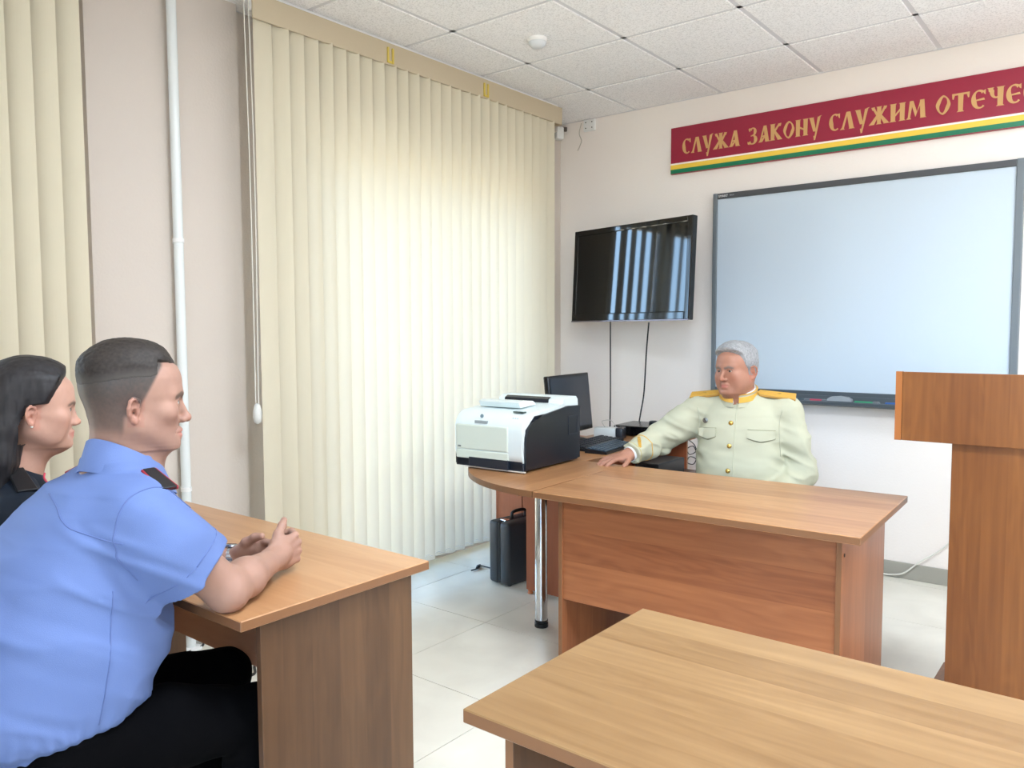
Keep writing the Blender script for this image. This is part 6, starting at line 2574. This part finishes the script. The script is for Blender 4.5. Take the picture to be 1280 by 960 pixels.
    # coat front edge
    edge = surf_tube('front_edge', s, [(0.008, 0.5, 1.035), (0.010, 0.5, 0.90), (0.012, 0.5, 0.75), (0.014, 0.5, 0.52)], f0, 0.0022, M_T, tunic, Z0)
    # breast pocket flaps with a pointed middle

    def flap(u):
        return 0.72 + 0.28 * (1 - abs(2 * u - 1)) ** 0.8
    for sg in (1, -1):
        xa, xb = (0.096, 0.178) if sg > 0 else (-0.045, -0.162)
        zt = 0.918
        patch('pocket_flap', s, (A_(xa, 0.5, zt), A_(xb, 0.5, zt - 0.004), A_(xb, 0.5, zt - 0.052), A_(xa, 0.5, zt - 0.048)), f0, M_T, tunic, Z0, 0.0095, 15, 6, outline=flap)
        # dark outline put in for the flap's missing edge shade
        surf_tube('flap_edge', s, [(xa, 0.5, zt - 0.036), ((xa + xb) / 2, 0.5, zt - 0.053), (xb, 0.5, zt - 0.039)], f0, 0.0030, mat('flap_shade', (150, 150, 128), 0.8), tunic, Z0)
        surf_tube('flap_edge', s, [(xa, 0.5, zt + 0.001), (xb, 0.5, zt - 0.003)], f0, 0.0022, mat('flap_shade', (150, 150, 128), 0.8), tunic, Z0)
    # seam above each flap
    M_SM = mat('tunic_seam', (162, 164, 146), 0.75)
    for sg in (1, -1):
        surf_tube('seam', s, [(sg * 0.188, 0.5, 1.01), (sg * 0.178, 0.5, 0.95), (sg * 0.180, 0.5, 0.87), (sg * 0.186, 0.5, 0.80)], f0, 0.0013, M_SM, tunic, Z0)
    # round badge on his right breast
    q = project(s, A_(0.150, 0.5, 0.950)[None], f0)[0]
    bm = BM()
    add_lathe(bm, [(0.0115, 0), (0.0125, 0.001), (0.0125, 0.003), (0.008, 0.004)], q, 18, Matrix.Rotation(-PI / 2, 3, 'X'))
    bd = obj('breast_badge', bm, mat('badge_silver', (120, 118, 112), 0.35, 0.7), tunic, smooth=True, angle=40)
    bm = BM()
    add_box(bm, q + A_(0.0, 0.0045, 0), (0.002, 0.001, 0.010), Matrix.Rotation(0.6, 3, 'Y'))
    obj('badge_sword', bm, mat('badge_dark', (70, 64, 58), 0.4, 0.5), bd)
    # cuffs: white shirt cuff, gold leaves and piping on the right sleeve
    u1 = nrm(np.cross(dC, A_(0, 0, 1)))
    u2 = np.cross(u1, dC)

    def ring(name, c, r, rad, m, parent):
        bm = BM()
        n = 30
        pts = [c + (u1 * math.cos(2 * PI * k / n) + u2 * math.sin(2 * PI * k / n)) * 0.09 for k in range(n + 1)]
        P = np.array(pts)
        S = project(s, P, c - P, 0.085)
        add_tube(bm, [Vector(p) for p in S], rad, 6, False)
        return obj(name, bm, m, parent, smooth=True)
    ring('cuff_piping', cR - dC * 0.080, 0.05, 0.0022, M_G, tunic)
    ring('cuff_piping', cR - dC * 0.006, 0.05, 0.0018, mat('cuff_edge', (190, 176, 120), 0.6), tunic)
    bm = BM()
    for k in range(6):
        for sgn in (-1, 1):
            base = nrm(A_(0, 0.72, 0.70) - dC * (A_(0, 0.72, 0.70) @ dC))
            oth = np.cross(dC, base)
            an = math.radians(-30 + 11 * k)
            dr = base * math.cos(an) + oth * math.sin(an)
            c = cR - dC * (0.018 + 0.010 * k)
            q = project(s, (c + dr * 0.09)[None], -dr, 0.085)[0]
            rot = Vector((0, 0, 1)).rotation_difference(Vector(dr)).to_matrix()
            vs = add_box(bm, (0, 0, 0), (0.009, 0.0035, 0.0015), Matrix.Rotation(0.7 * sgn, 3, 'Z'), 0.001, 1)
            bmesh.ops.rotate(bm, cent=(0, 0, 0), matrix=rot, verts=[v for v in vs if v.is_valid])
            bmesh.ops.translate(bm, vec=Vector(q + dr * 0.001), verts=[v for v in vs if v.is_valid])
    obj('cuff_embroidery', bm, M_G, tunic)
    bm = BM()
    n = 28
    rows = []
    for a_, r in ((-0.02, 0.0345), (0.018, 0.0360), (0.018, 0.0335), (-0.02, 0.032)):
        rows.append([bm.verts.new(Vector(cR + dC * a_ + (u1 * math.cos(2 * PI * k / n) + u2 * math.sin(2 * PI * k / n)) * r)) for k in range(n)])
    for q0, q1 in zip(rows, rows[1:] + rows[:1]):
        for k in range(n):
            bm.faces.new((q0[k], q0[(k + 1) % n], q1[(k + 1) % n], q1[k]))
    obj('shirt_cuff', bm, mat('white_cuff', (236, 238, 240), 0.7), root, smooth=True, angle=50)
    # white shirt edge inside the collar
    cband('shirt_collar', 0.0755, 0.003, -0.03, 0.016, mat('white_cuff', (236, 238, 240), 0.7), root)

    t = Field()
    t.cap(hipR, hipL, 0.10, 0.10, 0.05)
    for h_, k_, a_ in ((hipR, kR, aR), (hipL, kL, aL)):
        t.tube([h_, h_ * 0.5 + k_ * 0.5, k_], [0.098, 0.085, 0.068], 0.03)
        t.tube([k_, a_ + A_(0, 0, -0.02)], [0.068, 0.060], 0.025)
    t.plane((0, 0, 0.055), (0, 0, -1), 0.004, 'i')
    V, Q = nets(t, (-0.34, -0.20, 0.03), (0.34, 0.56, 0.70), 0.009)
    mesh_obj('trousers', V, Q, mat('navy_trousers', (20, 24, 36), 0.8), root, Z0)
    for a_ in (aR, aL):
        sh = Field()
        sh.cap(a_ + A_(0, -0.03, -0.035), a_ + A_(0, 0.15, -0.045), 0.046, 0.040, 0.01)
        sh.plane(a_ + A_(0, 0, -0.08), (0, 0, -1), 0.003, 'i')
        V, Q = nets(sh, a_ - A_(0.08, 0.12, 0.10), a_ + A_(0.08, 0.24, 0.06), 0.008)
        mesh_obj('shoe', V, Q, mat('black_shoe', (12, 12, 13), 0.3), root, Z0)
    return root


build_officer()
